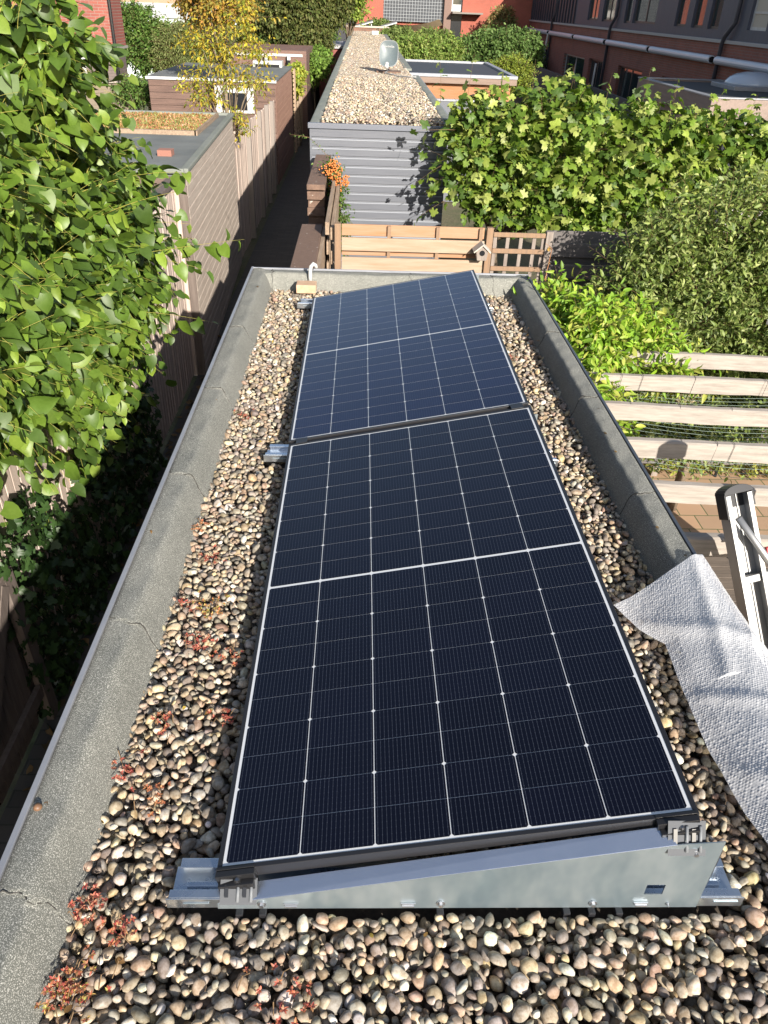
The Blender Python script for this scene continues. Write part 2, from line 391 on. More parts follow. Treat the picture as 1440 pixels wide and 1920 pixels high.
def kerb(name, xo, sgn, y0, y1, seams, w_top, w_tot, ztop=.1, zin=-.065, parent=None, along='y', zadd=0.0, mat=None, fine=.022):
    """kerb profile swept along y (or x): outer edge at xo, going inwards by sgn"""
    prof = [(0, ztop-.004), (.004, ztop)] + [(w_top*q, ztop + .001*math.sin(q*3)) for q in (.2, .4, .6, .8)]
    for q in np.linspace(0, 1, 12):
        e = q*q*(3-2*q); prof.append((w_top*.9 + (w_tot-w_top*.9)*q, ztop - (ztop-zin)*(e*.75+q*.25)))
    ys = set(np.round(np.arange(y0, y1, fine), 4)) | {y1}
    for s_ in seams: ys |= set(np.round(s_ + np.linspace(-.02, .02, 9), 4))
    ys = np.array(sorted(y for y in ys if y0 <= y <= y1)); P = np.array(prof); m = len(P)
    U, Y = np.meshgrid(P[:, 0], ys); Z = np.tile(P[:, 1], (len(ys), 1)) + zadd
    lump = .0022*np.sin(Y*9+U*30)+.0018*np.sin(Y*23.1+2*np.sin(U*40))+.0012*np.sin(Y*51+U*55)
    k = np.clip(np.arange(m)/4, 0, 1)[None]; Z = Z + lump*k
    for s_ in seams:
        wig = s_ + .008*np.sin(U*70+s_*9) + .006*np.sin(U*140+s_) - .018*(U/w_tot)**2*np.sign(sgn) 
        d = Y-wig; Z = Z + np.where(d > 0, .0048*np.exp(-np.maximum(d, 0)/.18), -.001*np.exp(d/.01))*k
    X = xo + sgn*U
    if mat is None:
        for s_ in seams:
            u_ = P[:, 0]; w_ = s_ + .008*np.sin(u_*70+s_*9) + .006*np.sin(u_*140+s_) - .018*(u_/w_tot)**2*np.sign(sgn); q = MB(); q.tube([((xo+sgn*a, b, c+zadd+.0012) if along == 'y' else (b, xo+sgn*a, c+zadd+.0012)) for a, b, c in zip(u_[1:], w_[1:]-.001, P[1:, 1])], [.0022*(.6+.5*math.sin(k*1.7+s_*5)**2) for k in range(len(P)-1)], 5)
            q.build('seam', m_seam, parent)
    V = np.stack([X, Y, Z], -1).reshape(-1, 3) if along == 'y' else np.stack([Y, X, Z], -1).reshape(-1, 3)
    n = len(ys); i, j = np.meshgrid(np.arange(n-1), np.arange(m-1), indexing='ij'); a = (i*m+j).ravel()
    F = np.stack([a, a+1, a+m+1, a+m], 1)
    if (sgn > 0) != (along == 'x'): pass
    else: F = F[:, ::-1]
    return np_mesh(name, V, F, mat or m_bitumen, parent)
m_seam = M_('seam_tar', (.035, .033, .03), .8)
kerb('kerb', XL, 1, YN, YF, [-.98, -.079, .749, 1.587, 2.374, 3.19], .082, .175, parent=garage)
kerb('kerb', XR, -1, YN, YF, [-.6, .4, 1.50, 2.36, 3.22], .080, .150, parent=garage)
kerb('kerb', YF, -1, XL+.02, XR-.02, [-.31, .62, 1.18], .085, .165, parent=garage, along='x', zadd=-.004)
t_ = MB()
t_.box(XL-.012, XL, YN, YF+.012, .03, .106); t_.box(XL-.012, XL+.002, YN, YF+.012, .1065, .109)
t_.box(XL, XR+.01, YF, YF+.012, .03, .106)
t_.build('edge_trim', m_alu_trim, garage, bevel=.001)
t2 = MB().box(XR, XR+.010, YN, YF, .02, .104); t2.box(XR+.0105, XR+.022, YN, YF, .02, .092)
t2.build('edge_trim', M_('dark_trim', (.10, .11, .13), .35, .6), garage, bevel=.0015)

# ------------------------------------------------------------------ pebbles: settled on a height map
STONE0 = np.array([(.36,.32,.27), (.44,.35,.25), (.52,.43,.29), (.25,.21,.17), (.30,.25,.20), (.62,.58,.50), (.40,.31,.23), (.17,.15,.14),
                  (.52,.44,.32), (.40,.37,.32), (.33,.24,.17), (.48,.44,.37), (.72,.69,.62), (.23,.205,.18), (.56,.44,.26), (.44,.35,.24), (.20,.18,.165), (.34,.30,.26), (.40,.27,.20)])
STONE = STONE0*.80 + np.array([.36, .32, .265])*.28
def ico(sub):
    import bmesh
    bm = bmesh.new(); bmesh.ops.create_icosphere(bm, subdivisions=sub, radius=1); V = np.array([v.co[:] for v in bm.verts])
    F = np.array([[v.index for v in f.verts] for f in bm.faces]); bm.free(); return V, F
def stones(name, placed, sub, mat, pal=STONE, parent=None):
    V, F = ico(sub); n = len(placed['p'])
    ph = rng.uniform(0, 6.28, (n, 3)); 
    pw = rng.uniform(1.0, 1.5, (n, 1, 1))
    d = 1 + .13*np.sin(2.1*V[None, :, 0]+ph[:, 0:1]) + .10*np.sin(2.9*V[None, :, 1]+ph[:, 1:2]) + .08*np.sin(3.7*V[None, :, 2]+ph[:, 2:3])
    U = V[None]*d[..., None]
    for q in range(4):                                   # a few flattened sides
        pn = nrm(rng.normal(size=(n, 3))); kk = rng.uniform(.5, .92, (n, 1)); dt = np.einsum('nij,nj->ni', U, pn)
        U = U - pn[:, None, :]*(np.maximum(0, dt-kk)*.8)[..., None]
    U = U*placed['s'][:, None, :]
    R = placed['R']; U = np.einsum('nij,nkj->nki', R, U) + placed['p'][:, None, :]
    FF = (F[None] + (np.arange(n)*len(V))[:, None, None]).reshape(-1, 3)
    c = pal[rng.integers(0, len(pal), n)]*rng.uniform(.65, 1.15, (n, 1))*rng.uniform(.95, 1.05, (n, 3))
    col = np.repeat(c, len(V), axis=0)
    return np_mesh(name, U.reshape(-1, 3), FF, mat, parent, True, col)
def settle(x0, x1, y0, y1, n, base, smin, smax, cell=.005, zmax=.2, keep=None, sizefn=None):
    nx = int((x1-x0)/cell)+1; ny = int((y1-y0)/cell)+1
    gx = x0+np.arange(nx)*cell; gy = y0+np.arange(ny)*cell
    H = base(gx[:, None], gy[None, :]) + 0*gx[:, None]*gy[None, :]
    P = []; Sx = []; Rm = []
    for i in range(n):
        best = None
        a = (smin+(smax-smin)*rng.random()**1.35)*(1.25 if rng.random() < .06 else 1); b = a*rng.uniform(.6, .92); c = a*rng.uniform(.42, .68)
        for tr in range(5):
            x = rng.uniform(x0+.006, x1-.006); y = rng.uniform(y0, y1)
            if keep is not None and not keep(x, y): continue
            ix = int((x-x0)/cell); iy = int((y-y0)/cell); h = H[ix, iy]
            if best is None or h < best[0]: best = (h, x, y, ix, iy)
        if best is None: continue
        h, x, y, ix, iy = best; rr = int(a/cell)+1
        i0, i1, j0, j1 = max(0, ix-rr), min(nx, ix+rr+1), max(0, iy-rr), min(ny, iy+rr+1)
        sub = H[i0:i1, j0:j1]
        # tilt the stone with the slope below it
        gxs = (H[min(nx-1, ix+2), iy]-H[max(0, ix-2), iy])/(4*cell); gys = (H[ix, min(ny-1, iy+2)]-H[ix, max(0, iy-2)])/(4*cell)
        tl = np.clip([gxs, gys], -.8, .8); th = rng.uniform(0, math.pi)
        nz = Vector((-tl[0]*.7 + rng.normal()*.22, -tl[1]*.7 + rng.normal()*.22, 1)).normalized()
        xa = Vector((math.cos(th), math.sin(th), 0)); xa = (xa - nz*xa.dot(nz)).normalized(); ya = nz.cross(xa)
        R = np.array([[xa.x, ya.x, nz.x], [xa.y, ya.y, nz.y], [xa.z, ya.z, nz.z]])
        dx = (gx[i0:i1]-x)[:, None]; dy = (gy[j0:j1]-y)[None, :]
        u = (dx*math.cos(th)+dy*math.sin(th))/a; v = (-dx*math.sin(th)+dy*math.cos(th))/b
        q = 1-u*u-v*v; ins = q > .12
        if not ins.any(): continue
        hh = c*np.sqrt(np.maximum(q, 0)); sl = -(nz.x*dx+nz.y*dy)/nz.z
        z = np.quantile((sub - sl + hh)[ins], .93)
        if z > zmax: continue
        sub[ins] = np.maximum(sub, z + sl + hh*.95)[ins]
        P.append((x, y, z)); Sx.append((a, b, c)); Rm.append(R)
    return dict(p=np.array(P), s=np.array(Sx), R=np.array(Rm))
def m_stone_mat():
    m = M_('river_pebble', (.3, .3, .3), .68, attr=True, c2=(.55, .49, .42), nscale=70, ndet=8, bump=.0018, bscale=150, spec=.3, mixlo=.38, mixhi=.62)
    return m
m_stone = m_stone_mat()
def gbase(x, y):
    l = np.clip((XL+.155-x)/.075, 0, 1.4); r = np.clip((x-(XR-.14))/.085, 0, 1.2); f = np.clip((y-(YF-.15))/.08, 0, 1.2)
    return -.070 + .115*np.maximum(np.maximum(l, r), f)
def gkeep(x, y):
    e = .012*math.sin(y*7)+.01*math.sin(y*17+1)
    if x < -.335+e or x > 1.335+e: return False
    if .12 < x < .85 and .15 < y < 3.75: return rng.random() < .35
    for yr in (-.058, 1.855, 3.797):
        if -.125 < x < 1.14 and yr-.012 < y < yr+.105: return False
    if y > 4.215 and rng.random() < .9: return False
    return True
st = settle(-.37, 1.37, -.62, 4.27, 56000, gbase, .0092, .0222, keep=gkeep, zmax=-.002)
near = st['p'][:, 1] < 1.3
gravel = stones('gravel', {k: v[near] for k, v in st.items()}, 3 if False else 2, m_stone)
gm = stones('gravel_far', {k: v[~near] for k, v in st.items()}, 2, m_stone)
# one object: join both meshes
import bmesh
bm = bmesh.new(); bm.from_mesh(gravel.data); bm.from_mesh(gm.data); bm.to_mesh(gravel.data); bm.free()
bpy.data.meshes.remove(gm.data)
tag(gravel, 'loose river pebbles in brown grey and cream covering the garage roof around the panels', 'gravel', kind='stuff')
soilb = MB(); soilb.box(XL+.12, XR-.12, YN, YF-.12, -.078, -.062); tag(soilb.build('roof_grit', M_('grit', (.05, .04, .032), .95, c2=(.10, .08, .06), nscale=40, bump=.004, bscale=60)), 'dark grit and dust lying under the roof pebbles', 'grit', kind='stuff')

# ------------------------------------------------------------------ solar panels
T = 0.1999; GW = 0.996; GL = 1.881; Z0 = 0.0682; FRM = .011
ct, st_ = math.cos(T), math.sin(T)
def pl(u, y, h=0.0, o=(0, 0)):        # u along the slope, h above the glass
    return (o[0] + u*ct - h*st_, o[1] + y, Z0 + u*st_ + h*ct)
def panel(yo, xo, label):
    root = empty('photovoltaic_module', pl(0, yo), label, 'solar panel', 'solar panels tilted on the garage roof')
    o = (xo, yo)
    # frame: four black profiles with a narrow lip
    fr = MB(); w = FRM; d = .030
    def slab(u0, u1, y0, y1, h0, h1): fr.add([pl(u0,y0,h0,o),pl(u1,y0,h0,o),pl(u1,y1,h0,o),pl(u0,y1,h0,o),pl(u0,y0,h1,o),pl(u1,y0,h1,o),pl(u1,y1,h1,o),pl(u0,y1,h1,o)],
                                             [(0,3,2,1),(4,5,6,7),(0,1,5,4),(1,2,6,5),(2,3,7,6),(3,0,4,7)])
    slab(-w, 0, -w, GL+w, -d, .0015); slab(GW, GW+w, -w, GL+w, -d, .0015)
    slab(0, GW, -w, 0, -d, .0013); slab(0, GW, GL, GL+w, -d, .0013)
    fr.build('frame', m_black, root, bevel=.0012)
    lt = MB(); w = .0022
    def slab2(u0, u1, y0, y1, h0, h1): lt.add([pl(u0,y0,h0,o),pl(u1,y0,h0,o),pl(u1,y1,h0,o),pl(u0,y1,h0,o),pl(u0,y0,h1,o),pl(u1,y0,h1,o),pl(u1,y1,h1,o),pl(u0,y1,h1,o)],
                                             [(0,3,2,1),(4,5,6,7),(0,1,5,4),(1,2,6,5),(2,3,7,6),(3,0,4,7)])
    slab2(-.001, GW+.001, -.001, GL+.001, -.004, 0)
    lt.build('backsheet', m_back, root)
    mid = .0085; mx, my = .0065, .0055
    cw = (GW-2*mx)/6; cl = (GL-mid-2*my)/20
    V = []; F = []; C = []; UV = []
    for half in (0, 1):
        for j in range(10):
            for i in range(6):
                u0 = mx+i*cw+.0011; u1 = mx+(i+1)*cw-.0011
                y0 = my+j*cl+(GL/2+mid/2-my if half else 0)+.0006; y1 = y0+cl-.0012; ch = .0045
                # half-cut cells: bevelled corners only on one long side
                if j % 2 == 0: pts = [(u0+ch,y0),(u1-ch,y0),(u1,y0+ch),(u1,y1),(u0,y1),(u0,y0+ch)]
                else: pts = [(u0,y0),(u1,y0),(u1,y1-ch),(u1-ch,y1),(u0+ch,y1),(u0,y1-ch)]
                b = len(V); V += [pl(p, q, .0006, o) for p, q in pts]; F.append(list(range(b, b+6)))
                k = .85+.3*rng.random(); C += [(.0028*k, .0028*k, .0070*k)]*6 if yo < 1 else [(.0045*k, .0065*k, .024*k)]*6  # far cells bluer: sky reflection put into the cell colour
                UV += [((p-u0)/(u1-u0), (q-y0)/(y1-y0)) for p, q in pts]
    F = np.array(F); ob = np_mesh('cells', np.array(V), F, m_cell, root, False, np.array(C))
    uv = ob.data.uv_layers.new(name='UVMap'); uv.data.foreach_set('uv', np.array(UV, np.float32)[F.ravel()].ravel())
    return root
panel(0, 0, 'near solar panel, black framed, tilted up on its right above the galvanised end plate')
panel(GL+.052, -.004, 'far solar panel, black framed, behind the near one and reaching the back kerb')

# ------------------------------------------------------------------ mounting racks
def rail(y, label, plate=False, x0=-.108, x1=1.125):
    root = empty('mounting_rack', (.5, y, 0), label, 'mounting rack', 'galvanised racks under the solar panels')
    b = MB(); w = .088; z0, z1 = .008, .036; t = .0025
    b.box(x0, x1, y, y+w, z0, z0+t)                                   # channel base
    b.box(x0-.006, x1+.006, y-.0026, y-.0002, z0-.004, z1)            # front web
    b.box(x0, x1, y-.0002, y+.018, z1, z1+t)                          # front lip
    b.box(x0+.012, x1-.012, y+w, y+w+t, z0, z1); b.box(x0+.012, x1-.012, y+w-.02, y+w+t, z1, z1+t)
    b.box(x0+.03, x1-.03, y+.036, y+.048, z0+t, z0+.011)              # rib
    b.build('base_rail', m_galv_b, root, bevel=.0008)
    s = MB()
    for xx in (x0+.03, x1-.06): s.box(xx, xx+.055, y-.0046, y-.0027, .021, .0245)
    s.build('pressed_rib', m_galv, root, bevel=.001)
    return root
def clamp(root, u, y, width=.085):
    c = MB()
    def blk(u0, u1, y0, y1, h0, h1): c.add([pl(u0,y0,h0),pl(u1,y0,h0),pl(u1,y1,h0),pl(u0,y1,h0),pl(u0,y0,h1),pl(u1,y0,h1),pl(u1,y1,h1),pl(u0,y1,h1)],
                                             [(0,3,2,1),(4,5,6,7),(0,1,5,4),(1,2,6,5),(2,3,7,6),(3,0,4,7)])
    blk(u, u+width, y-.026, y-FRM-.0006, -.032, .0022); blk(u, u+width, y-.011, y-.004, .0018, .0042); blk(u+.004, u+width-.004, y-.040, y-.0262, -.032, -.012)
    cl = c.build('end_clamp', m_clamp, root, bevel=.0015)
    p = Vector(pl(u+width*.55, y-.0265, -.010)); bo = MB(); bo.tube([p, p+Vector((0, -.008, 0))], .0075, 12); bo.tube([p+Vector((0, -.0081, 0)), p+Vector((0, -.010, 0))], .004, 6)
    bo.build('bolt', M_('steel_bolt', (.3, .3, .31), .3, 1), cl, smooth=False)
    return cl
rk = rail(-.052, 'front mounting rack with a wedge shaped galvanised plate facing the camera')
m_plate = m_galv
PX0, PX1 = -.006, 1.032
def ptop(x): return .035 + (x-.07)*(.228-.035)/(.931-.07)
# wedge plate with a keyhole cut-out: built as strips round the opening
yp = -.0555; th = .0022; hx0, hx1, hz0, hz1 = .905, .945, .052, .088
w = MB()
def zs(x): return min(ptop(x), .245)
def strip(x0, x1, za0, za1, zb0, zb1): w.prism([(x0, yp, za0), (x1, yp, za1), (x1, yp, zb1), (x0, yp, zb0)], (0, 0, 0), (0, th, 0))
strip(PX0, hx0, .002, .002, zs(PX0)+.002, zs(hx0)); strip(hx0, hx1, .002, .002, hz0, hz0)
strip(hx0, hx1, hz1, hz1, zs(hx0), zs(hx1)); strip(hx1, PX1, .002, .002, zs(hx1), .240)
pm = w.build('wedge_plate', m_plate, rk)
fl = MB()
a = (PX0+.06, ptop(PX0+.06)); b = (.935, ptop(.935))
fl.prism([(a[0], yp-.0012, a[1]+.0005), (b[0], yp-.0012, b[1]+.0005), (b[0]-.02, yp+.036, b[1]+.008), (a[0]+.004, yp+.036, a[1]+.008)], (0, 0, 0), (0, 0, .0022))
fl.build('folded_flange', M_('galv_flange', (.50, .57, .70), .25, .9, c2=(.56, .62, .74), nscale=5, rvar=.05), rk, bevel=.0008)  # blue of the reflected sky tinted into the steel colour
m_brk2 = M_('ridge_steel', (.16, .17, .185), .6, .1, spec=.3)
m_brk = M_('bracket_steel', (.09, .095, .105), .75, .0, spec=.12)
for (x0, zb, zt) in ((.0, .030, .062), (.918, .205, .262)):             # slotted brackets between plate and clamps
    br = MB(); x1 = x0+.078; br.prism([(x0, yp-.008, zb), (x1, yp-.008, zb), (x1, yp+.030, zt), (x0, yp+.030, zt)], (0, 0, 0), (0, .002, .002))
    bo_ = br.build('slotted_bracket', m_brk, rk, bevel=.001)
    a_ = Vector((0, yp-.0095, zb-.0005)); b_ = Vector((0, yp+.028, zt-.0005)); a2, b2 = a_.lerp(b_, .12), a_.lerp(b_, .9)
    for xx in (x0+.038, x0+.066): MB().tube([a2+Vector((xx, 0, .002)), b2+Vector((xx, 0, .002))], .0035, 8).build('pressed_ridge', m_brk2, bo_, smooth=True)
    for xx in (x0+.014, x0+.052): MB().bar(a_.lerp(b_, .3)+Vector((xx, -.0005, .0035)), a_.lerp(b_, .8)+Vector((xx, -.0005, .0035)), .008, .001, (0, 0, 1)).build('slot', m_dark, bo_)
fb = MB(); fb.prism([(PX1, yp, .06), (PX1+.012, yp+.012, .085), (PX1+.012, yp+.012, .185), (PX1, yp, .215)], (0, 0, 0), (-.002, .003, 0))
fb.build('side_fold', m_black, rk)
sc = MB()
for x, z in ((.088, .022), (.47, .022), (.80, .021), (.978, .205), (.965, .018)):
    sc = MB(); sc.tube([(x, yp-.0005, z), (x, yp-.003, z)], .0095 if z != .018 else .004, 14); sc.tube([(x, yp-.003, z), (x, yp-.0085, z)], .0055 if z != .018 else .002, 6)
    sc.build('screw', m_alu, rk, smooth=False)
cl_ = MB()
for x in (.150, .455, .905):
    if x == .455: x = .40
    cl_ = MB(); cl_.box(x-.016, x+.016, yp-.0035, yp-.0006, .0215, .0235); cl_.box(x-.013, x+.013, yp-.0075, yp-.0006, .0165, .0205)
    cl_.build('louvre_tab', m_alu, rk, bevel=.0006)
ft = MB()
for x in (.04, .09, .47, .745, .80, .86): MB().box(x-.008, x+.008, yp-.014, yp+.02, -.012, .0015).build('rubber_foot', m_black, rk, bevel=.002)
clamp(rk, -.012, 0); clamp(rk, GW-.078, 0)
def support(root, y):                     # inner wedge supports
    s = MB(); s.prism([(0, y+.03, .011), (1.02, y+.03, .011), (1.02, y+.03, .235), (0, y+.03, .030)], (0, 0, 0), (0, .002, 0)); s.build('wedge_plate', m_galv, root)
r2_ = rail(1.858, 'middle mounting rack, its end poking out where the two solar panels meet'); support(r2_, 1.858)
r3_ = rail(3.800, 'rearmost mounting rack under the far panel, next to the brick'); support(r3_, 3.8)
jn = MB()
jn.add([pl(-.011, GL+FRM+.001, -.03), pl(GW+.011, GL+FRM+.001, -.03), pl(GW+.011, GL+.052-FRM-.001, -.03), pl(-.011, GL+.052-FRM-.001, -.03),
        pl(-.011, GL+FRM+.001, -.006), pl(GW+.011, GL+FRM+.001, -.006), pl(GW+.011, GL+.052-FRM-.001, -.006), pl(-.011, GL+.052-FRM-.001, -.006)],
       [(0,3,2,1),(4,5,6,7),(0,1,5,4),(1,2,6,5),(2,3,7,6),(3,0,4,7)])
jn.build('joint_profile', m_black, r2_)
for u in (.02, GW-.07):
    c = MB(); c.add([pl(u, GL+.004, .002), pl(u+.05, GL+.004, .002), pl(u+.05, GL+.048, .002), pl(u, GL+.048, .002), pl(u, GL+.004, .005), pl(u+.05, GL+.004, .005), pl(u+.05, GL+.048, .005), pl(u, GL+.048, .005)],
                    [(0,3,2,1),(4,5,6,7),(0,1,5,4),(1,2,6,5),(2,3,7,6),(3,0,4,7)]); c.build('middle_clamp', m_clamp, r2_, bevel=.001)

# ------------------------------------------------------------------ brick holding the pipe, stonecrop, small things
tag(MB().box(-.137, -.008, 4.045, 4.15, .02, .075).build('brick', M_('pale_brick', (.50, .34, .23), .9, c2=(.42, .27, .17), nscale=30, bump=.002, bscale=120), bevel=.004),
    'single pale orange brick lying on the pebbles at the back left corner of the roof', 'brick')
pp = MB(); pp.tube([(-.055, 4.19, .03), (-.052, 4.19, .12), (-.047, 4.195, .155), (-.032, 4.205, .17), (-.018, 4.215, .158), (-.013, 4.22, .14)], .0125, 14)
tag(pp.build('vent_pipe', m_white, smooth=True), 'short white plastic pipe with a hooked end behind the brick', 'pipe')

m_sedum = M_('stonecrop_leaf', (.5, .1, .06), .5, attr=True, trans=.15)
def stonecrop(x, y, r, n, pal, label):
    root = empty('stonecrop', (x, y, .04), label, 'stonecrop', 'stonecrop clumps growing among the pebbles')
    P = []; D = []; N_ = []
    for i in range(int(n*1.7)):
        q = rng.normal(size=2)*r*.5; c = np.array([x+q[0], y+q[1], .012+.014*rng.random()])
        k = rng.integers(8, 14); tilt = rng.normal(size=2)*.4
        for j in range(k):
            a = 6.28*j/k+rng.uniform(-.3, .3); e = rng.uniform(.15, .95)
            d = np.array([math.cos(a)+tilt[0], math.sin(a)+tilt[1], e]); P.append(c); D.append(d); N_.append([0, 0, 1])
    P = np.array(P); leaves_mesh('rosettes', P, np.array(D), np.array(N_)+rng.normal(size=P.shape)*.1, rng.uniform(.0055, .0105, len(P)), 'narrow', m_sedum, root, pal, .35, wr=1.0)
    s = MB()
    for i in range(max(3, n//4)):
        q = rng.normal(size=2)*r*.6; e = q+rng.normal(size=2)*.03
        s.tube([(x+q[0], y+q[1], .0), (x+(q[0]+e[0])/2, y+(q[1]+e[1])/2, .034), (x+e[0], y+e[1], .022)], .0011, 4)
    s.build('stem', m_twig_b, root)
RED = [(.40,.09,.06), (.48,.15,.10), (.33,.07,.06), (.46,.2,.12), (.3,.14,.08)]; ORG = [(.5,.2,.09), (.45,.14,.07), (.4,.22,.1)]; YEL = [(.42,.34,.08), (.46,.30,.09), (.32,.3,.08)]
for a in [(-.251, 2.252, .05, 9, RED, 'small red stonecrop clump near the far left kerb, farthest of its kind on the left'),
          (-.222, 1.164, .045, 9, RED, 'small red stonecrop clump left of the near panel, beside the middle of the far half'),
          (-.300, 1.365, .035, 8, ORG, 'orange stonecrop tuft touching the left kerb'),
          (-.185, .900, .07, 16, YEL+ORG, 'yellow and tan stonecrop mat between the left kerb and the near panel'),
          (-.262, .915, .03, 6, RED, 'tiny red stonecrop tuft at the kerb beside the yellow one'),
          (-.185, .745, .05, 15, RED, 'bright red compact stonecrop clump just below the yellow one'),
          (-.085, .700, .04, 8, ORG+RED, 'rusty stonecrop clump at the edge of the panel shadow'),
          (-.231, .438, .05, 7, RED+ORG, 'sparse reddish stonecrop below the bright red clump'),
          (-.068, .46, .04, 7, RED, 'dull red stonecrop in the shadow strip beside the panel'),
          (-.295, .284, .06, 10, RED, 'thin red stonecrop trailing along the left kerb'),
          (-.191, .208, .05, 8, ORG, 'orange dried stonecrop among the lower left pebbles'),
          (-.275, -.060, .05, 14, RED, 'vivid red stonecrop clump beside the kerb seam at lower left'),
          (-.205, -.110, .05, 10, RED+ORG, 'loose red and orange stonecrop left of the front rack'),
          (-.268, -.222, .055, 34, YEL+ORG+RED, 'large yellow and orange stonecrop clump in the bottom left corner'),
          (.150, -.250, .07, 12, RED+ORG, 'wispy reddish stonecrop in the pebbles below the front plate'),
          (1.126, 3.033, .04, 8, RED, 'small red stonecrop right of the far panel')]: stonecrop(*a)
tag(MB().lathe((-.425, .12, .098), [(.002, 0), (.008, .001), (.010, .006), (.008, .012), (.003, .015)], 14).build('snail_shell', M_('snail', (.22, .12, .06), .5, c2=(.1, .05, .03), nscale=90), smooth=True),
    'small brown snail shell on the left kerb edge', 'shell')

# bubble wrap sheet draped over the right kerb
def wrap_sheet():
    m = bpy.data.materials.new('bubble_wrap'); m.use_nodes = True; t = m.node_tree; N = t.nodes; L = t.links; b = N['Principled BSDF']
    b.inputs['Base Color'].default_value = (.90, .91, .95, 1); b.inputs['Roughness'].default_value = .12; b.inputs['Specular IOR Level'].default_value = .8
    uv = N.new('ShaderNodeUVMap'); vo = N.new('ShaderNodeTexVoronoi'); vo.inputs['Scale'].default_value = 125; vo.inputs['Randomness'].default_value = .55; L.new(uv.outputs[0], vo.inputs['Vector'])
    mr = N.new('ShaderNodeMapRange'); mr.inputs[1].default_value = .1; mr.inputs[2].default_value = .5; mr.inputs[3].default_value = 1; mr.inputs[4].default_value = 0; L.new(vo.outputs[0], mr.inputs[0])
    bp = N.new('ShaderNodeBump'); bp.inputs['Distance'].default_value = .0045; bp.inputs['Strength'].default_value = .9; L.new(mr.outputs[0], bp.inputs['Height']); 
    tr = N.new('ShaderNodeBsdfTransparent'); tr.inputs[0].default_value = (.95, .96, .98, 1); ms = N.new('ShaderNodeMixShader')
    mr2 = N.new('ShaderNodeMapRange'); mr2.inputs[3].default_value = .24; mr2.inputs[4].default_value = .14; L.new(mr.outputs[0], mr2.inputs[0])
    tl = N.new('ShaderNodeBsdfTranslucent'); tl.inputs[0].default_value = (.8, .82, .86, 1); m0 = N.new('ShaderNodeMixShader'); m0.inputs[0].default_value = .35
    L.new(b.outputs[0], m0.inputs[1]); L.new(tl.outputs[0], m0.inputs[2])
    L.new(mr2.outputs[0], ms.inputs[0]); L.new(m0.outputs[0], ms.inputs[1]); L.new(tr.outputs[0], ms.inputs[2]); L.new(ms.outputs[0], N['Material Output'].inputs[0])
    nu, nv = 240, 900
    Lp = np.array([(1.115, .93), (1.16, .81), (1.215, .73), (1.205, .55), (1.20, .34), (1.215, .15), (1.24, .02), (1.28, -.2), (1.30, -.45)])
    Rp = np.array([(1.452, 1.095), (1.475, .95), (1.50, .80), (1.53, .60), (1.60, .42), (1.62, .20), (1.66, .0), (1.66, -.2), (1.66, -.45)])
    v = np.linspace(0, 1, nv); s = np.linspace(0, 1, len(Lp))
    L_ = np.stack([np.interp(v, s, Lp[:, k]) for k in (0, 1)], 1); R_ = np.stack([np.interp(v, s, Rp[:, k]) for k in (0, 1)], 1)
    u = np.linspace(0, 1, nu)[None, :, None]
    XY = L_[:, None]*(1-u) + R_[:, None]*u; X = XY[..., 0]; Y = XY[..., 1]
    gr = .022; kb = np.clip((X-1.14)/.27, 0, 1); kb = kb*kb*(3-2*kb); Z = gr + .088*kb
    over = np.clip(X-XR-.02, 0, 1); Z = Z - over*1.0
    w = .014*np.sin(8*X+13*Y) + .008*np.sin(21*X-9*Y+1) + .006*np.sin(34*Y+11*X+2*np.sin(9*X)) + .003*np.sin(55*X+21*Y+2*np.sin(14*Y)) + .0015*np.sin(95*X-60*Y+3*np.sin(22*X))
    ridge = .034*np.exp(-((Y-(.80-.55*(X-1.2)))/.035)**2) + .030*np.exp(-((Y-(.52-.45*(X-1.2)))/.03)**2) + .024*np.exp(-((Y-(.28-.75*(X-1.2)))/.035)**2)
    ridge += .03*np.exp(-((X-1.36-.15*(Y-.8))/.022)**2)*(Y > .55)
    e = np.minimum(1, np.minimum(u[..., 0], 1-u[..., 0])*8)
    Z = Z + (.010+np.maximum(w*.16, -.006))*(.35+.65*e) + ridge*.26*(.3+.7*e)
    # rows of air bubbles on a hexagonal lattice, some of them burst
    pu = (u[..., 0]*.40)/.0078; pv = (v[:, None]*1.62)/.0068 + 0*pu; row_ = np.floor(pv); fu = (pu + .5*(row_ % 2)) % 1 - .5; fv = pv % 1 - .5
    rr_ = (fu**2+(fv*.87)**2)/.19; burst = .15+.85*np.abs(np.sin(np.floor(pu+.5*(row_ % 2))*12.9898+row_*78.233)*43758.5453 % 1)
    Z = Z + .0021*np.sqrt(np.maximum(0, 1-rr_))*burst
    V = np.stack([X, Y, Z], -1).reshape(-1, 3)
    i, j = np.meshgrid(np.arange(nv-1), np.arange(nu-1), indexing='ij'); a = (i*nu+j).ravel(); F = np.stack([a, a+nu, a+nu+1, a+1], 1)
    ob = np_mesh('bubble_wrap', V, F, m); uvl = ob.data.uv_layers.new(name='UVMap')
    uvl.data.foreach_set('uv', (V[F.ravel(), :2]).astype(np.float32).ravel())
    return tag(ob, 'crumpled clear bubble wrap sheet lying over the right kerb of the roof', 'bubble wrap')
wrap_sheet()

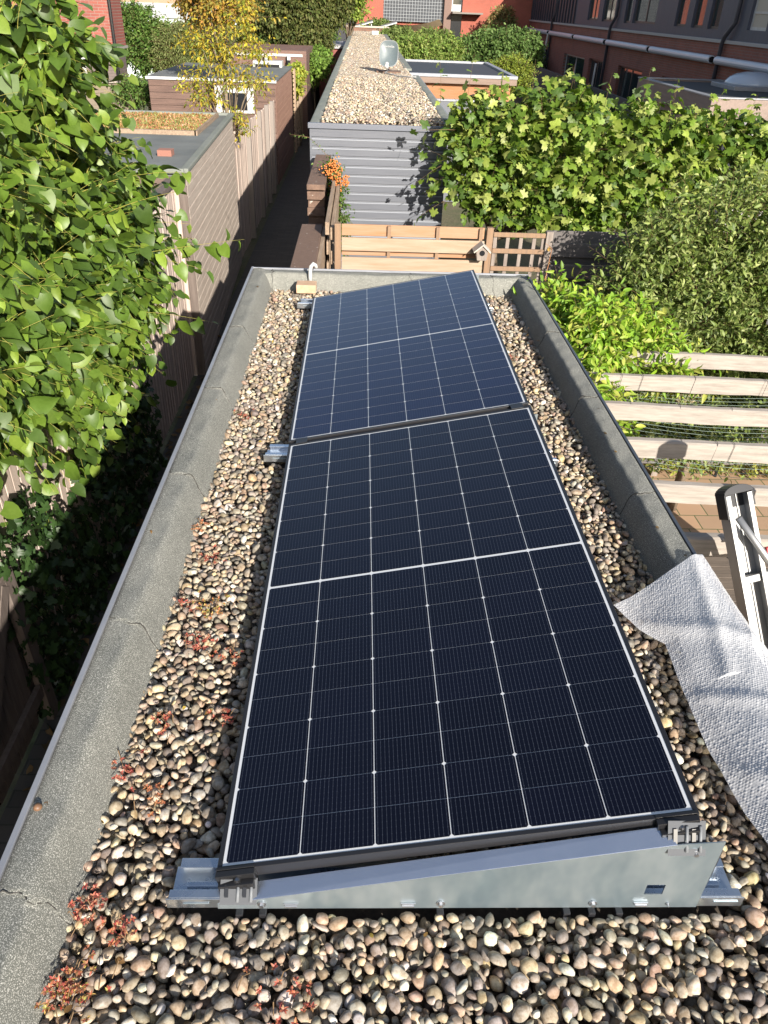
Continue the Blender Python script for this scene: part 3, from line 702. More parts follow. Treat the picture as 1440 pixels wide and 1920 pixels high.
# ------------------------------------------------------------------ ladder
def ladder():
    top = Vector((1.665, 1.40, .165)); d = Vector((.098, -.225, -.375)).normalized()
    root = empty('ladder', (2.28, -.02, GZ), 'aluminium ladder with black ribbed end cap leaning beside the roof at right', 'ladder')
    side = Vector((1, .18, 0)); side = (side - d*side.dot(d)).normalized(); nrm_ = side.cross(d).normalized()
    if nrm_.y > 0: nrm_ = -nrm_
    Lh = 5.35
    def C(off, w=.106, dp=.052, t=.003, flip=1):
        m = MB(); a = top + side*off - d*.0; b = a + d*Lh*.97
        m.bar(a-nrm_*dp/2, b-nrm_*dp/2, w, t, nrm_)                                 # web, seen from the open side
        for s_ in (-1, 1):
            m.bar(a+side*s_*(w/2-t/2), b+side*s_*(w/2-t/2), t, dp-t*1.2, nrm_)
            m.bar(a+side*s_*(w/2-.009)+nrm_*dp/2, b+side*s_*(w/2-.009)+nrm_*dp/2, .018, t, nrm_)
        m.bar(a+side*.018-nrm_*(dp/2-.004), b+side*.018-nrm_*(dp/2-.004), .003, .008, nrm_)
        return m
    al = M_('ladder_aluminium', (.42, .42, .42), .5, .75, c2=(.34, .34, .34), nscale=5, stretch=(1, 1, .2), rvar=.08)
    for k, off in enumerate((0, .46)):
        st1 = C(off).build('stile', al, root, bevel=.0006)
        cp = MB(); c = top + side*off
        # rounded ribbed cap: fan of ribs over the end
        n = 14; prof = []
        for q in range(n+1):
            a = math.pi*q/n; prof.append((math.cos(a)*.060, math.sin(a)*.032))
        poly = [c + side*x - d*(y+.004) - nrm_*.030 for x, y in prof]
        cp.prism(poly, (0, 0, 0), nrm_*.060)
        for s_ in (-1, 1): cp.bar(c+side*s_*.0565-d*.004, c+side*s_*.0565+d*(.05 if s_ > 0 else .085), .007, .056, nrm_)
        cp.bar(c-nrm_*.026-d*.004, c-nrm_*.026+d*.05, .112, .006, nrm_)
        for q in range(2, n-1):
            a = math.pi*(q+.5)/n; p = c + side*math.cos(a)*.0605 - d*(math.sin(a)*.0305+.004); cp.bar(p-nrm_*.028, p+nrm_*.028, .004, .003, (0, 0, 1))
        cp.build('end_cap', m_black, root, bevel=.001)
    for k in range(1, 19):
        p = top + d*(.30*k+.02); a = p + side*.054; b = p + side*(.46-.054)
        if k == 1: a = p - side*.04
        MB().bar(a, b, .028, .028, nrm_).build('rung', al, root, bevel=.003)
    sm = MB(); p = top + d*.085 + nrm_*.028 - side*.02
    sm.tube([p, p+d*.16+side*.075+nrm_*.01, p+d*.34+side*.16+nrm_*.01], [.013, .012, .010], 12)
    sm.build('stay_tube', al, root, smooth=True)
    bm_ = MB(); p2 = top + d*.16 + side*.10
    bm_.bar(p2+d*.06, p2+d*.085, .03, .02, nrm_); bm_.build('red_stop', M_('red_plastic', (.55, .03, .03), .4), root, bevel=.003)
    rv = MB()
    for dd in (.03, .07, .12, .30):
        for s_ in (-.048, .048):
            q = top+d*dd+side*s_+nrm_*.0245; rv.tube([q, q+nrm_*.002], .0035, 8)
    rv.build('rivet', m_alu, root)
ladder()

# ------------------------------------------------------------------ pergola right of the garage
def wobble_beam(x0, x1, y, z, th, hh, sl):
    """worn beam along x, finely divided so that its edges wander"""
    n = 60; xs = np.linspace(x0, x1, n); m = MB(); vs = []
    ph = rng.uniform(0, 6, 6)
    for i, x in enumerate(xs):
        e = .0022*math.sin(x*9+ph[0])+.0012*math.sin(x*31+ph[1]); f = .002*math.sin(x*7+ph[2])+.001*math.sin(x*41+ph[3]); yy = y+sl*(x-x0); k = 1 if i > 1 else (.80, .94)[i]
        vs += [(x, yy-th/2*k, z-hh*k+e), (x, yy+th/2*k, z-hh*k+e), (x, yy+th/2*k, z-.007+f-(1-k)*hh*.8), (x, yy+th*.30*k, z+f-(1-k)*hh*.8), (x, yy-th*.30*k, z+f*.8-(1-k)*hh*.8), (x, yy-th/2*k, z-.007+f-(1-k)*hh*.8)]
    fs = [(i*6+q, i*6+(q+1) % 6, (i+1)*6+(q+1) % 6, (i+1)*6+q) for i in range(n-1) for q in range(6)] + [tuple(range(6))[::-1], tuple(range((n-1)*6, n*6))]
    return m.add(vs, fs)
m_beam = plank_mat('silvered_beam', (.38, .34, .30), (.23, .20, .175), 'x', ns=5)
pg = empty('pergola', (2.6, 2.4, GZ), 'open pergola of silvered timber beams over the patio beside the garage', 'pergola')
for i, (y, sl) in enumerate([(3.52, -.07), (3.13, -.05), (2.745, -.07), (2.335, -.06), (1.925, -.05), (1.525, -.05), (1.10, -.05), (.70, -.05)]):
    wobble_beam(1.462 + .012*(i % 2) + .62*(i > 5), 3.9, y, -.10, .052, .088, sl).build('beam', m_beam, pg)
MB().box(3.55, 3.62, .2, 3.75, -.32, -.20).build('rail', m_beam, pg, bevel=.004)
MB().box(1.455, 1.495, .2, 3.75, -.32, -.20).build('rail', m_beam, pg, bevel=.004)
for y in (.3, 3.6): MB().box(3.54, 3.63, y, y+.09, GZ, -.321).build('post', m_beam, pg, bevel=.004)
wr = MB()
for (bx_, by_) in [(1.66, 3.12), (1.78, 3.11), (1.9, 3.11), (2.2, 3.1), (1.72, 2.74), (1.98, 2.72), (2.25, 2.70), (2.1, 2.30), (2.02, 2.31), (1.85, 2.33), (2.6, 3.06)]:
    h = .0275; wr.tube([(bx_-.01, by_-.033, -.19), (bx_, by_-.033, -.104), (bx_+.004, by_-.02, -.096), (bx_+.006, by_+.032, -.098), (bx_+.006, by_+.033, -.19)], .0012, 4)
wr.build('wire_tie', m_black, pg)
def mesh_net():
    m = MB(); x0, x1, y0, y1 = 1.7, 3.05, 2.42, 3.42
    f = lambda x, y: -.30 - .04*math.sin((x-x0)*2.3) - .05*(x-x0)
    for k in range(26):
        x = x0 + (x1-x0)*k/25; m.tube([(x+.03*math.sin(y*3), y, f(x, y)) for y in np.linspace(y0, y1, 6)], .0014, 3)
    for k in range(20):
        y = y0 + (y1-y0)*k/19; m.tube([(x, y+.006*math.sin(x*5), f(x, y)+.001) for x in np.linspace(x0, x1, 8)], .0014, 3)
    return tag(m.build('wire_netting', M_('green_wire', (.30, .38, .32), .4, .4)), 'sagging pale wire netting hanging under the pergola beams', 'netting')
mesh_net()
pot = MB(); pot.lathe((2.83, 4.5, -1.22), [(.02, 0), (.06, .02), (.09, .09), (.125, .28), (.165, .50), (.175, .58), (.15, .585), (.14, .54), (.07, .52)], 28)
po = pot.build('hanging_planter', M_('woven_planter', (.42, .36, .24), .9, c2=(.2, .16, .1), nscale=40, bump=.012, bscale=55), smooth=True)
tag(po, 'tapering beige woven planter hanging below the pergola beams', 'planter')
hk = MB(); hk.tube([(2.83, 4.5, -.70), (2.83, 4.30, -.4), (2.80, 3.56, -.19)], .003, 5)
hk.build('cord', m_black, po)
po.location = (0, 0, 0)

# deck below
dk = empty('deck', (2.5, 2.6, GZ), 'grey planked timber deck under the pergola at lower right', 'deck'); db = MB(); y = 1.2
while y < 4.0: db.box(1.5, 4.2, y, y+.138, GZ+.06, GZ+.085); y += .145
db.build('boards', plank_mat('deck_boards', (.20, .16, .13), (.11, .09, .075), 'x'), dk, bevel=.003)
MB().box(1.52, 4.18, 1.2, 3.99, GZ, GZ+.059).build('joists', m_dark, dk)
lg = empty('garden_lantern', (3.85, 5.55, GZ), 'small clear glass garden lantern standing in the low hedge', 'lantern')
MB().lathe((3.85, 5.55, GZ+.25), [(.055, 0), (.06, .02), (.06, .16), (.05, .18)], 18).build('glass_jar', M_('pale_glass', (.6, .62, .6), .15, spec=.8), lg, smooth=True)
MB().lathe((3.85, 5.55, GZ+.435), [(.05, 0), (.07, .01), (.06, .05), (.02, .06)], 18).build('cap', m_dark, lg, smooth=True)
MB().lathe((3.85, 5.55, GZ), [(.015, 0), (.015, .25)], 8).build('stake', m_dark, lg)
# rotary clothes drier arm
cd = empty('clothes_drier', (3.6, 4.0, GZ), 'grey metal rotary clothes drier reaching in from the right edge', 'clothes drier')
a0 = Vector((2.98, 3.93, -.05)); a1 = Vector((3.7, 3.55, .0))
MB().bar(a0, a1, .02, .035).build('arm', m_alu, cd, bevel=.002)
MB().tube([(3.7, 3.55, GZ), (3.7, 3.55, .1)], .025, 12).build('pole', m_alu, cd)
ln = MB()
for k in range(4):
    p = a0.lerp(a1, .03+.2*k) + Vector((0, 0, .02)); ln.tube([p, p+Vector((.35, .45, .03))], .0018, 4)
ln.build('line', m_white, cd)
MB().bar(a0+Vector((.35, .45, .03)), (3.7, 3.55, .02), .02, .03).build('arm', m_alu, cd, bevel=.002)

# ================================================================== TIMBER FENCES BETWEEN THE GARAGES
m_orange = plank_mat('orange_board', (.34, .165, .085), (.31, .22, .15), 'x', ns=3.2)
m_orange_z = plank_mat('orange_post', (.27, .17, .105), (.19, .13, .09), 'z')
m_worn = plank_mat('worn_board', (.37, .29, .22), (.31, .20, .13), 'x', ns=3.5)
m_greyb = plank_mat('grey_board', (.15, .135, .13), (.085, .078, .077), 'x')
m_greyp = plank_mat('grey_post', (.28, .24, .21), (.17, .14, .125), 'z')
YFN = 5.54
f = empty('board_fence', (.7, YFN, GZ), 'orange brown hit and miss board fence directly behind the garage roof', 'fence')
z = .115; fr = MB(); bk = MB(); bt = MB()
fr.box(.125, 1.30, YFN-.022, YFN-.002, .020-.105, .020)
k = 0; ztop = .115
while ztop > GZ+.2:
    bk.box(.125, 1.30, YFN+.024, YFN+.042, ztop-.09, ztop); fz = ztop-.095
    if k: fr.box(.125, 1.30, YFN-.022, YFN-.002, fz-.112, fz)
    ztop -= .158; k += 1
fr.build('front_boards', m_worn, f, bevel=.003); bk.build('back_boards', m_orange, f, bevel=.003)
for x in (.50, .90, 1.255): bt.box(x, x+.028, YFN-.001, YFN+.023, GZ, .112)
bt.build('battens', m_orange_z, f)
for x in (.068, 1.315): MB().box(x, x+.052, YFN-.02, YFN+.035, GZ, .125).build('post', m_orange_z, f, bevel=.003)
tr = empty('trellis_panel', (1.6, YFN, GZ), 'open square trellis panel between the orange fence and the dark grey fence', 'trellis')
t1 = MB()
for zz in (.075, -.055, -.20, -.345, -.49, -.635, -.78): t1.box(1.372, 1.80, YFN-.018, YFN, zz-.018, zz+.018)
t1.build('rails', m_orange_z, tr, bevel=.002)
t3 = MB()
for x in (1.375, 1.48, 1.59, 1.70, 1.775): t3.box(x, x+.03, YFN+.001, YFN+.017, -1.0, .08)
t3.build('uprights', m_greyp, tr, bevel=.002); MB().box(1.37, 1.80, YFN-.01, YFN+.01, GZ, -1.01).build('base_panel', m_greyb, tr)
MB().box(1.805, 1.86, YFN-.03, YFN+.03, GZ, .11).build('post', m_greyp, tr, bevel=.003)
f2 = empty('board_fence', (2.7, YFN, GZ), 'dark grey shaded board fence behind the shrub on the right', 'fence')
fr = MB(); bk = MB(); ztop = .11; k = 0
while ztop > GZ+.2:
    bk.box(1.865, 4.6, YFN+.022, YFN+.040, ztop-.095, ztop); fr.box(1.865, 4.6, YFN-.022, YFN-.002, ztop-.20, ztop-.088); ztop -= .178
fr.build('front_boards', m_greyb, f2, bevel=.003); bk.build('back_boards', m_greyb, f2, bevel=.003)
for x in (3.2, 4.6): MB().box(x, x+.06, YFN-.001, YFN+.021, GZ, .10).build('post', m_greyp, f2)
bh = empty('bird_house', (1.275, 5.49, -.06), 'small grey wooden bird house with a round hole on the fence post', 'bird house')
b_ = MB(); cx, cz = 1.272, -.045
poly = [(cx-.038, 5.40, cz-.06), (cx+.038, 5.40, cz-.06), (cx+.05, 5.40, cz+.012), (cx, 5.40, cz+.055), (cx-.05, 5.40, cz+.012)]
b_.prism(poly, (0, 0, 0), (0, .118, 0)); b_.build('body', m_greyp, bh, bevel=.002)
b_ = MB(); b_.prism([(cx-.066, 5.385, cz+.002), (cx, 5.385, cz+.060), (cx, 5.385, cz+.070), (cx-.072, 5.385, cz+.010)], (0, 0, 0), (0, .134, 0))
b_.prism([(cx+.066, 5.385, cz+.002), (cx+.072, 5.385, cz+.010), (cx+.0005, 5.385, cz+.0705), (cx+.0005, 5.385, cz+.060)], (0, 0, 0), (0, .134, 0)); b_.build('roof', M_('pale_grey_wood', (.42, .38, .33), .8), bh)
MB().tube([(cx, 5.3995, cz), (cx, 5.397, cz)], .022, 18).build('entrance_hole', m_dark, bh)

# side fence and brown timber screens along the alley
sf = empty('side_fence', (.03, 7.0, GZ), 'weathered split rail fence running back along the alley from the orange fence', 'fence')
m_rail = plank_mat('split_rail', (.33, .25, .18), (.20, .14, .10), 'y')
a = MB(); a.box(-.012, .022, 5.58, 8.35, .02, .12); a.box(.030, .062, 5.58, 8.35, -.02, .08); a.build('top_rail', m_rail, sf, bevel=.004)
a = MB(); zz = -.03
while zz > GZ+.1: a.box(-.002, .016, 5.585, 8.35, zz-.11, zz-.005); a.box(.034, .052, 5.585, 8.35, zz-.19, zz-.08); zz -= .17
a.build('boards', m_rail, sf, bevel=.003)
for y in (5.60, 7.0, 8.3): MB().box(.0225, .0295, y, y+.05, GZ, .03).build('post', m_rail, sf)
m_cap = M_('brown_creosoted_timber', (.17, .105, .075), .85, c2=(.10, .062, .046), nscale=7, stretch=(3, 22, 3), bump=.004, bscale=20, speck=(.42, .38, .34), speck_scale=28)
m_cap.node_tree.nodes['Map Range.001'].inputs[1].default_value = .68; m_cap.node_tree.nodes['Map Range.001'].inputs[2].default_value = .74
w1 = empty('timber_screen', (-.13, 5.2, GZ), 'low brown timber screen with a wide flat cap just behind the roof', 'screen', 'brown timber screens along the alley')
MB().box(-.232, -.050, 4.40, 6.02, -.045, .0).build('cap', m_cap, w1, bevel=.004)
MB().box(-.215, -.065, 4.42, 6.0, GZ, -.047).build('panel', m_cap, w1)
MB().box(-.048, -.018, 4.40, 6.0, -.25, -.015).build('side_board', m_rail, w1)
w2 = empty('timber_screen', (-.16, 7.6, GZ), 'taller brown timber screen with stepped face below the orange berries', 'screen', 'brown timber screens along the alley')
MB().box(-.245, -.070, 6.95, 8.70, .10, .15).build('cap', m_cap, w2, bevel=.004)
MB().box(-.235, -.078, 6.99, 8.70, GZ, .098).build('panel', m_cap, w2)
st2 = MB(); zz = .085
while zz > GZ: st2.box(-.243, -.072, 6.955, 6.988, zz-.075, zz); zz -= .15
st2.build('face_boards', m_cap, w2, bevel=.003)

# ================================================================== GREY CLAD SHED BEHIND
m_clad = M_('grey_cladding', (.100, .107, .128), .5, c2=(.118, .125, .146), nscale=3, stretch=(1, 8, 20), bump=.0006, bscale=30, spec=.45)
SX0, SX1, SY0, SY1, SZ = -.32, 1.28, 8.82, 43.0, .45
sh = empty('shed_row', (.45, 20, GZ), 'long grey clad shed row with a pebble covered flat roof running away down the middle', 'shed')
def clap(x0, x1, y, z0, z1, pitch, face=-1):
    m = MB(); z = z1; vs = []; prof = []
    while z > z0:
        prof += [(0.002, z), (-.012, z-.006), (-.012, z-pitch+.016), (.006, z-pitch+.010)]; z -= pitch
    n = len(prof)
    V = [(x0, y+p, q) for p, q in prof] + [(x1, y+p, q) for p, q in prof]
    return m.add(V, [(i, n+i, n+i+1, i+1) for i in range(n-1)])
clap(SX0+.012, SX1-.01, SY0+.012, GZ, SZ-.048, .098).build('front_cladding', m_clad, sh)
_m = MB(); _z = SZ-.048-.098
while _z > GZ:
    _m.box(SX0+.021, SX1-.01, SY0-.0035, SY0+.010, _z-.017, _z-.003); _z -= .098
_m.build('board_lip_highlights', M_('painted_lip_highlight', (.23, .245, .28), .35, spec=.7), sh, bevel=.003)  # sunlit glint along each board edge, put in as a lighter grey
MB().box(SX0+.012, SX1-.01, SY0+.03, SY1, GZ, SZ-.05).build('wall', m_clad, sh)
MB().box(SX0, SX0+.02, SY0-.004, SY0+.02, GZ, SZ-.052).build('corner_trim', m_clad, sh)
MB().box(SX0-.02, SX1+.02, SY0-.012, SY0+.05, SZ-.045, SZ+.012).build('front_coping', M_('grey_coping', (.13, .14, .17), .45, .2), sh, bevel=.004)
MB().box(SX0+.05, SX1-.05, SY0+.05, SY1, SZ-.049, SZ-.02).build('roof_deck', m_bitumen_old, sh)
m_kerb2 = M_('kerb_green_grey', (.16, .175, .155), .9, c2=(.20, .21, .19), nscale=2, spec=.25)
kerb('kerb', SX0, 1, SY0+.03, 26.0, [9.9, 10.8, 11.7, 12.7, 13.8, 15, 16.3, 18, 20], .10, .17, ztop=SZ+.01, zin=SZ-.05, parent=sh, mat=m_kerb2, fine=.1)
MB().box(SX0, SX0+.14, 26.0, SY1, SZ-.03, SZ+.011).build('kerb', m_kerb2, sh)
kerb('kerb', SX1+.1, -1, SY0+.03, 16.4, [10, 11.2, 12.5, 14], .10, .19, ztop=SZ+.01, zin=SZ-.05, parent=sh, mat=m_kerb2, fine=.1)
MB().box(SX1+.101, SX1+.112, SY0+.03, 16.4, SZ-.06, SZ+.004).build('kerb_trim', m_alu_trim, sh)
MB().box(SX1-.10, SX1+.06, 18.2, SY1, SZ-.03, SZ+.011).build('kerb', m_kerb2, sh)
def gb2(x, y): return SZ-.02 + 0*x
st_far = settle(SX0+.13, SX1-.04, SY0+.05, 15.0, 17000, gb2, .016, .028, cell=.012, zmax=SZ+.05)
PAL2 = np.clip(STONE*1.12+.02, 0, 1)
gr2 = stones('gravel', st_far, 1, m_stone, PAL2)
# beyond 15 m the stones are a pixel wide: larger flat scatter
n = 26000; P = np.stack([rng.uniform(SX0+.13, SX1-.06, n), 15+28*rng.random(n)**1.6, np.full(n, SZ-.005)], 1)
a = rng.uniform(.022, .045, n); Sx = np.stack([a, a*.8, a*.5], 1); th = rng.uniform(0, 3.14, n)
R = np.zeros((n, 3, 3)); R[:, 0, 0] = np.cos(th); R[:, 1, 0] = np.sin(th); R[:, 0, 1] = -np.sin(th); R[:, 1, 1] = np.cos(th); R[:, 2, 2] = 1
gr3 = stones('gravel_b', dict(p=P, s=Sx, R=R), 1, m_stone, PAL2)
bm = bmesh.new(); bm.from_mesh(gr2.data); bm.from_mesh(gr3.data); bm.to_mesh(gr2.data); bm.free(); bpy.data.meshes.remove(gr3.data)
tag(gr2, 'pale pebbles spread over the flat roof of the grey shed row', 'gravel', kind='stuff')

# satellite dish on a paving slab
di = empty('satellite_dish', (.66, 17.0, SZ), 'light grey rounded satellite dish on a short pole on the grey shed roof', 'satellite dish')
def dish():
    c = Vector((.80, 16.9, .77)); n_ = Vector((-.12, -.93, .34)).normalized(); xx = Vector((1, -.1, 0)); xx = (xx-n_*xx.dot(n_)).normalized(); yy = n_.cross(xx); 
    if yy.z < 0: yy = -yy
    V = []; F = []; R_, K = 10, 40
    for i in range(R_+1):
        for k in range(K):
            a = 2*math.pi*k/K; s = i/R_; e = 1/((abs(math.cos(a))**3.2+abs(math.sin(a))**3.2)**(1/3.2))
            V.append(c + xx*math.cos(a)*e*s*.185 + yy*math.sin(a)*e*s*.235 + n_*(.055*s*s))
    nV = len(V)
    V += [v - n_*.006 for v in V]
    for i in range(R_):
        for k in range(K):
            q = (i*K+k, i*K+(k+1) % K, (i+1)*K+(k+1) % K, (i+1)*K+k); F.append(q); F.append(tuple(nV+j for j in q[::-1]))
    for k in range(K): F.append((R_*K+k, R_*K+(k+1) % K, nV+R_*K+(k+1) % K, nV+R_*K+k))
    r = MB().add(V, F).build('reflector', M_('dish_grey', (.10, .125, .135), .45), di, smooth=True)
    rim = MB(); rim.tube([V[R_*K+k % K] for k in range(K+1)], .006, 6, cap=False); rim.build('rim', M_('dish_rim', (.26, .27, .28), .4), di, smooth=True)
    arm = MB(); lnb = c + n_*.33 - yy*.30
    arm.tube([c-yy*.24+n_*.03, c-yy*.30+n_*.12, lnb], .011, 8); arm.build('arm', m_white, di)
    l = MB(); l.tube([lnb - n_*.0+yy*.02, lnb-n_*.07+yy*.07], [.040, .026], 14); l.tube([lnb, lnb+n_*.05-yy*.03], [.042, .036], 14); l.build('receiver', m_white, di, smooth=True)
    MB().tube([(.80, 16.98, SZ), (.80, 16.98, .80)], .018, 10).build('pole', M_('rusty_pole', (.32, .10, .05), .6), di, smooth=True)
    tc = bpy.data.curves.new('lettering', 'FONT'); tc.body = 'TechniSat'; tc.size = .052; tc.align_x = 'CENTER'; tc.extrude = .001
    tmp = bpy.data.objects.new('tmp', tc); COL.objects.link(tmp); bpy.context.view_layer.update(); lm = bpy.data.meshes.new_from_object(tmp.evaluated_get(bpy.context.evaluated_depsgraph_get())); bpy.data.objects.remove(tmp)
    lm.materials.clear(); lm.materials.append(m_white); to = bpy.data.objects.new('lettering', lm); COL.objects.link(to); to.parent = di
    Mx = Matrix((xx, yy, n_)).transposed().to_4x4(); Mx.translation = c + yy*.12 + n_*.026 - Vector(di.location); to.matrix_local = Mx
dish()
MB().box(.55, 1.05, 16.75, 17.2, SZ-.008, SZ+.035).build('paving_slab', m_cap, di, bevel=.004)
cb = MB(); cb.tube([(.82, 16.95, .5), (.72, 16.5, .48), (.95, 15.9, .47), (1.12, 15.4, .50), (1.25, 15.1, .52)], .010, 6); cb.build('cable', m_white, di, smooth=True)
pb = empty('parapet_wall', (.5, 43.2, GZ), 'low brown brick parapet closing the far end of the pebble roof', 'parapet')
MB().box(-.55, 1.55, 43.1, 43.4, GZ, .60).build('wall', brick_mat('parapet_brick', (.20, .10, .065), (.16, .085, .06), (.17, .13, .11), axis='xz'), pb)
MB().box(-.58, 1.58, 43.05, 43.45, .601, .67).build('coping', M_('coping', (.42, .36, .3), .8), pb)
tag(MB().box(.65, .95, 38.5, 38.8, .45, .60).build('roof_vent', m_white, bevel=.02), 'small white roof vent box near the far end of the pebble roof', 'vent')
for (x, lab) in ((-.05, 'left one of two small tilted solar collectors beyond the parapet'), (1.15, 'right one of two small tilted solar collectors beyond the parapet')):
    p = empty('solar_collector', (x, 45, .6), lab, 'solar collector', 'small tilted collectors beyond the parapet')
    MB().prism([(x, 44.6, .62), (x+.80, 44.6, .84), (x+.80, 46.2, .84), (x, 46.2, .62)], (0, 0, 0), (0, 0, .05)).build('panel', M_('dull_panel', (.08, .09, .10), .4), p)
    MB().bar((x-.01, 44.58, .60), (x+.81, 44.58, .82), .03, .05).build('edge', m_white, p)
    MB().box(x+.72, x+.76, 44.7, 44.75, .3, .8).build('leg', m_white, p)
    MB().box(x-.2, x+1.0, 44.5, 47, GZ, .3).build('base', m_greyb, p)

# flat roofed annex right of the shed row
an = empty('flat_roof_shed', (2.5, 21, GZ), 'orange timber shed with a black flat roof and white edge right of the dish', 'shed')
m_annex = plank_mat('annex_orange', (.33, .13, .05), (.30, .17, .10), 'x', ns=2)
MB().box(1.15, 3.75, 19.5, 24.4, GZ, .20).build('wall', m_annex, an)
MB().box(1.05, 3.86, 19.35, 24.5, .12, .245).build('fascia', plank_mat('fascia', (.23, .17, .14), (.18, .13, .105), 'x', ns=2), an)
e = MB(); e.box(1.04, 3.87, 19.33, 19.47, .2455, .31); e.box(1.04, 3.87, 24.4, 24.52, .2455, .31); e.box(3.75, 3.875, 19.471, 24.399, .2455, .308); e.box(1.035, 1.15, 19.471, 24.399, .2455, .308)
e.build('roof_edge', m_alu_trim, an, bevel=.004); MB().box(1.151, 3.749, 19.475, 24.395, .2455, .262).build('roof', M_('epdm', (.03, .032, .036), .6), an)
gs = empty('grey_side_wall', (1.9, 18.5, GZ), 'low grey panel wall below the orange shed', 'wall')
MB().box(1.42, 3.4, 18.0, 18.06, GZ, -.12).build('panel', m_clad, gs); MB().box(1.40, 3.42, 17.98, 18.08, -.118, -.08).build('coping', m_alu_trim, gs)

# low brown building with roof dome at right
lb = empty('flat_roof_extension', (8.6, 18, GZ), 'low brown extension with a dark flat roof and a skylight at the brick row', 'extension')
m_fas = plank_mat('brown_fascia', (.26, .20, .175), (.19, .15, .13), 'y', ns=1.5)
MB().box(7.3, 9.95, 16.2, 20.9, GZ, -.12).build('wall', m_fas, lb); 
fa = MB(); fa.box(7.2, 7.30, 16.1, 21.0, -.10, .27); fa.box(7.3001, 9.99, 16.1, 16.2, -.10, .268); fa.box(7.3001, 9.99, 20.9, 21.0, -.10, .272); fa.build('fascia', m_fas, lb, bevel=.01)
e = MB(); e.box(7.19, 7.36, 16.08, 21.02, .2722, .295); e.box(7.361, 9.99, 16.08, 16.22, .2722, .294); e.box(7.361, 9.99, 20.88, 21.02, .2722, .296); e.build('roof_edge', m_alu_trim, lb)
MB().box(7.31, 9.985, 16.21, 20.89, .10, .235).build('roof', M_('dark_roof', (.035, .038, .042), .6), lb)
dm = MB(); K = 24
prof = [(.62, 0), (.6, .05), (.52, .14), (.38, .21), (.2, .25), (.01, .262)]
dm.lathe((9.3, 19.2, .33), prof, K); dmo = dm.build('skylight_dome', M_('dome', (.42, .47, .55), .15, spec=.8), lb, smooth=True)
MB().box(8.62, 9.97, 18.5, 19.9, .236, .329).build('skylight_kerb', m_alu_trim, lb, bevel=.01)
wl = empty('white_shed', (8.3, 15.2, GZ), 'white painted garden shed front below the brown extension', 'shed')
MB().box(7.5, 9.6, 14.8, 15.8, GZ, -.16).build('wall', m_white, wl); MB().box(7.4, 9.7, 14.7, 15.9, -.158, -.11).build('roof', m_white, wl)

# ================================================================== BRICK ROW ON THE RIGHT
XF = 10.0
row = empty('terraced_row', (12, 38, GZ), 'long shaded red brick terrace with dark blue upper storey along the right side', 'terrace')
m_rb = brick_mat('red_brick', (.26, .085, .06), (.21, .075, .055), (.20, .15, .13), axis='yz')
m_db = M_('blue_grey_slats', (.055, .06, .085), .6, c2=(.075, .08, .11), nscale=2, stretch=(1, 14, 1), bump=.004, bscale=20)
def facade_strip(y0, y1, z0, z1, holes, x, mat, name):
    """wall in plane x with rectangular openings cut out"""
    ys = sorted({y0, y1} | {h[0] for h in holes} | {h[1] for h in holes}); zs_ = sorted({z0, z1} | {h[2] for h in holes} | {h[3] for h in holes})
    m = MB(); d = .25
    for i in range(len(ys)-1):
        for j in range(len(zs_)-1):
            cy, cz = (ys[i]+ys[i+1])/2, (zs_[j]+zs_[j+1])/2
            if any(h[0] < cy < h[1] and h[2] < cz < h[3] for h in holes): continue
            m.add([(x, ys[i], zs_[j]), (x, ys[i], zs_[j+1]), (x, ys[i+1], zs_[j+1]), (x, ys[i+1], zs_[j])], [(0, 1, 2, 3)])
    for h in holes:
        a, b, c, e = h; m.add([(x, a, c), (x, b, c), (x, b, e), (x, a, e), (x+d, a, c), (x+d, b, c), (x+d, b, e), (x+d, a, e)], [(0, 1, 5, 4), (1, 2, 6, 5), (2, 3, 7, 6), (3, 0, 4, 7)])
    return m.build(name, mat, row)
low = [(37.9, 42.0, -2.1, -.10), (34.9, 37.1, -2.1, -.05), (29.6, 32.6, -2.0, -.05), (49.1, 55.0, -2.0, -.12), (45.7, 48.6, -2.0, -.12), (24.5, 27.5, -2.1, -.05), (15, 18, -2.0, -.1)]
upw = [(55.9, 59.6, 1.40, 2.9), (36.9, 38.6, 1.30, 2.9), (34.4, 36.2, 1.30, 2.9), (32.2, 33.0, 1.30, 2.9), (29.3, 31.9, 1.32, 2.9), (26.4, 27.4, 1.32, 2.9), (25.0, 25.9, 1.32, 2.9), (23.8, 24.6, 1.32, 2.9), (20.8, 21.9, 1.36, 2.9), (17, 18, 1.36, 2.9)]
facade_strip(12, 61, GZ, 1.02, low, XF, m_rb, 'lower_wall'); facade_strip(12, 61, 1.10, 3.6, upw, XF+.02, m_db, 'upper_wall')
MB().box(XF-.07, XF+.10, 12, 61.0, 1.02, 1.10).build('band_course', M_('band_concrete', (.36, .34, .33), .8), row, bevel=.01)
MB().box(XF+.3, 18, 12.01, 60.9, GZ, 3.55).build('interior', m_dark, row); MB().box(XF-.1, 18.2, 11.9, 61.2, 3.6, 3.8).build('roof', m_bitumen_old, row)
e = MB(); e.prism([(XF, 61, GZ), (XF, 61, 3.6), (18, 61, 3.6), (18, 61, GZ)], (0, 0, 0), (0, .05, 0)); e.build('end_wall', m_rb, row)
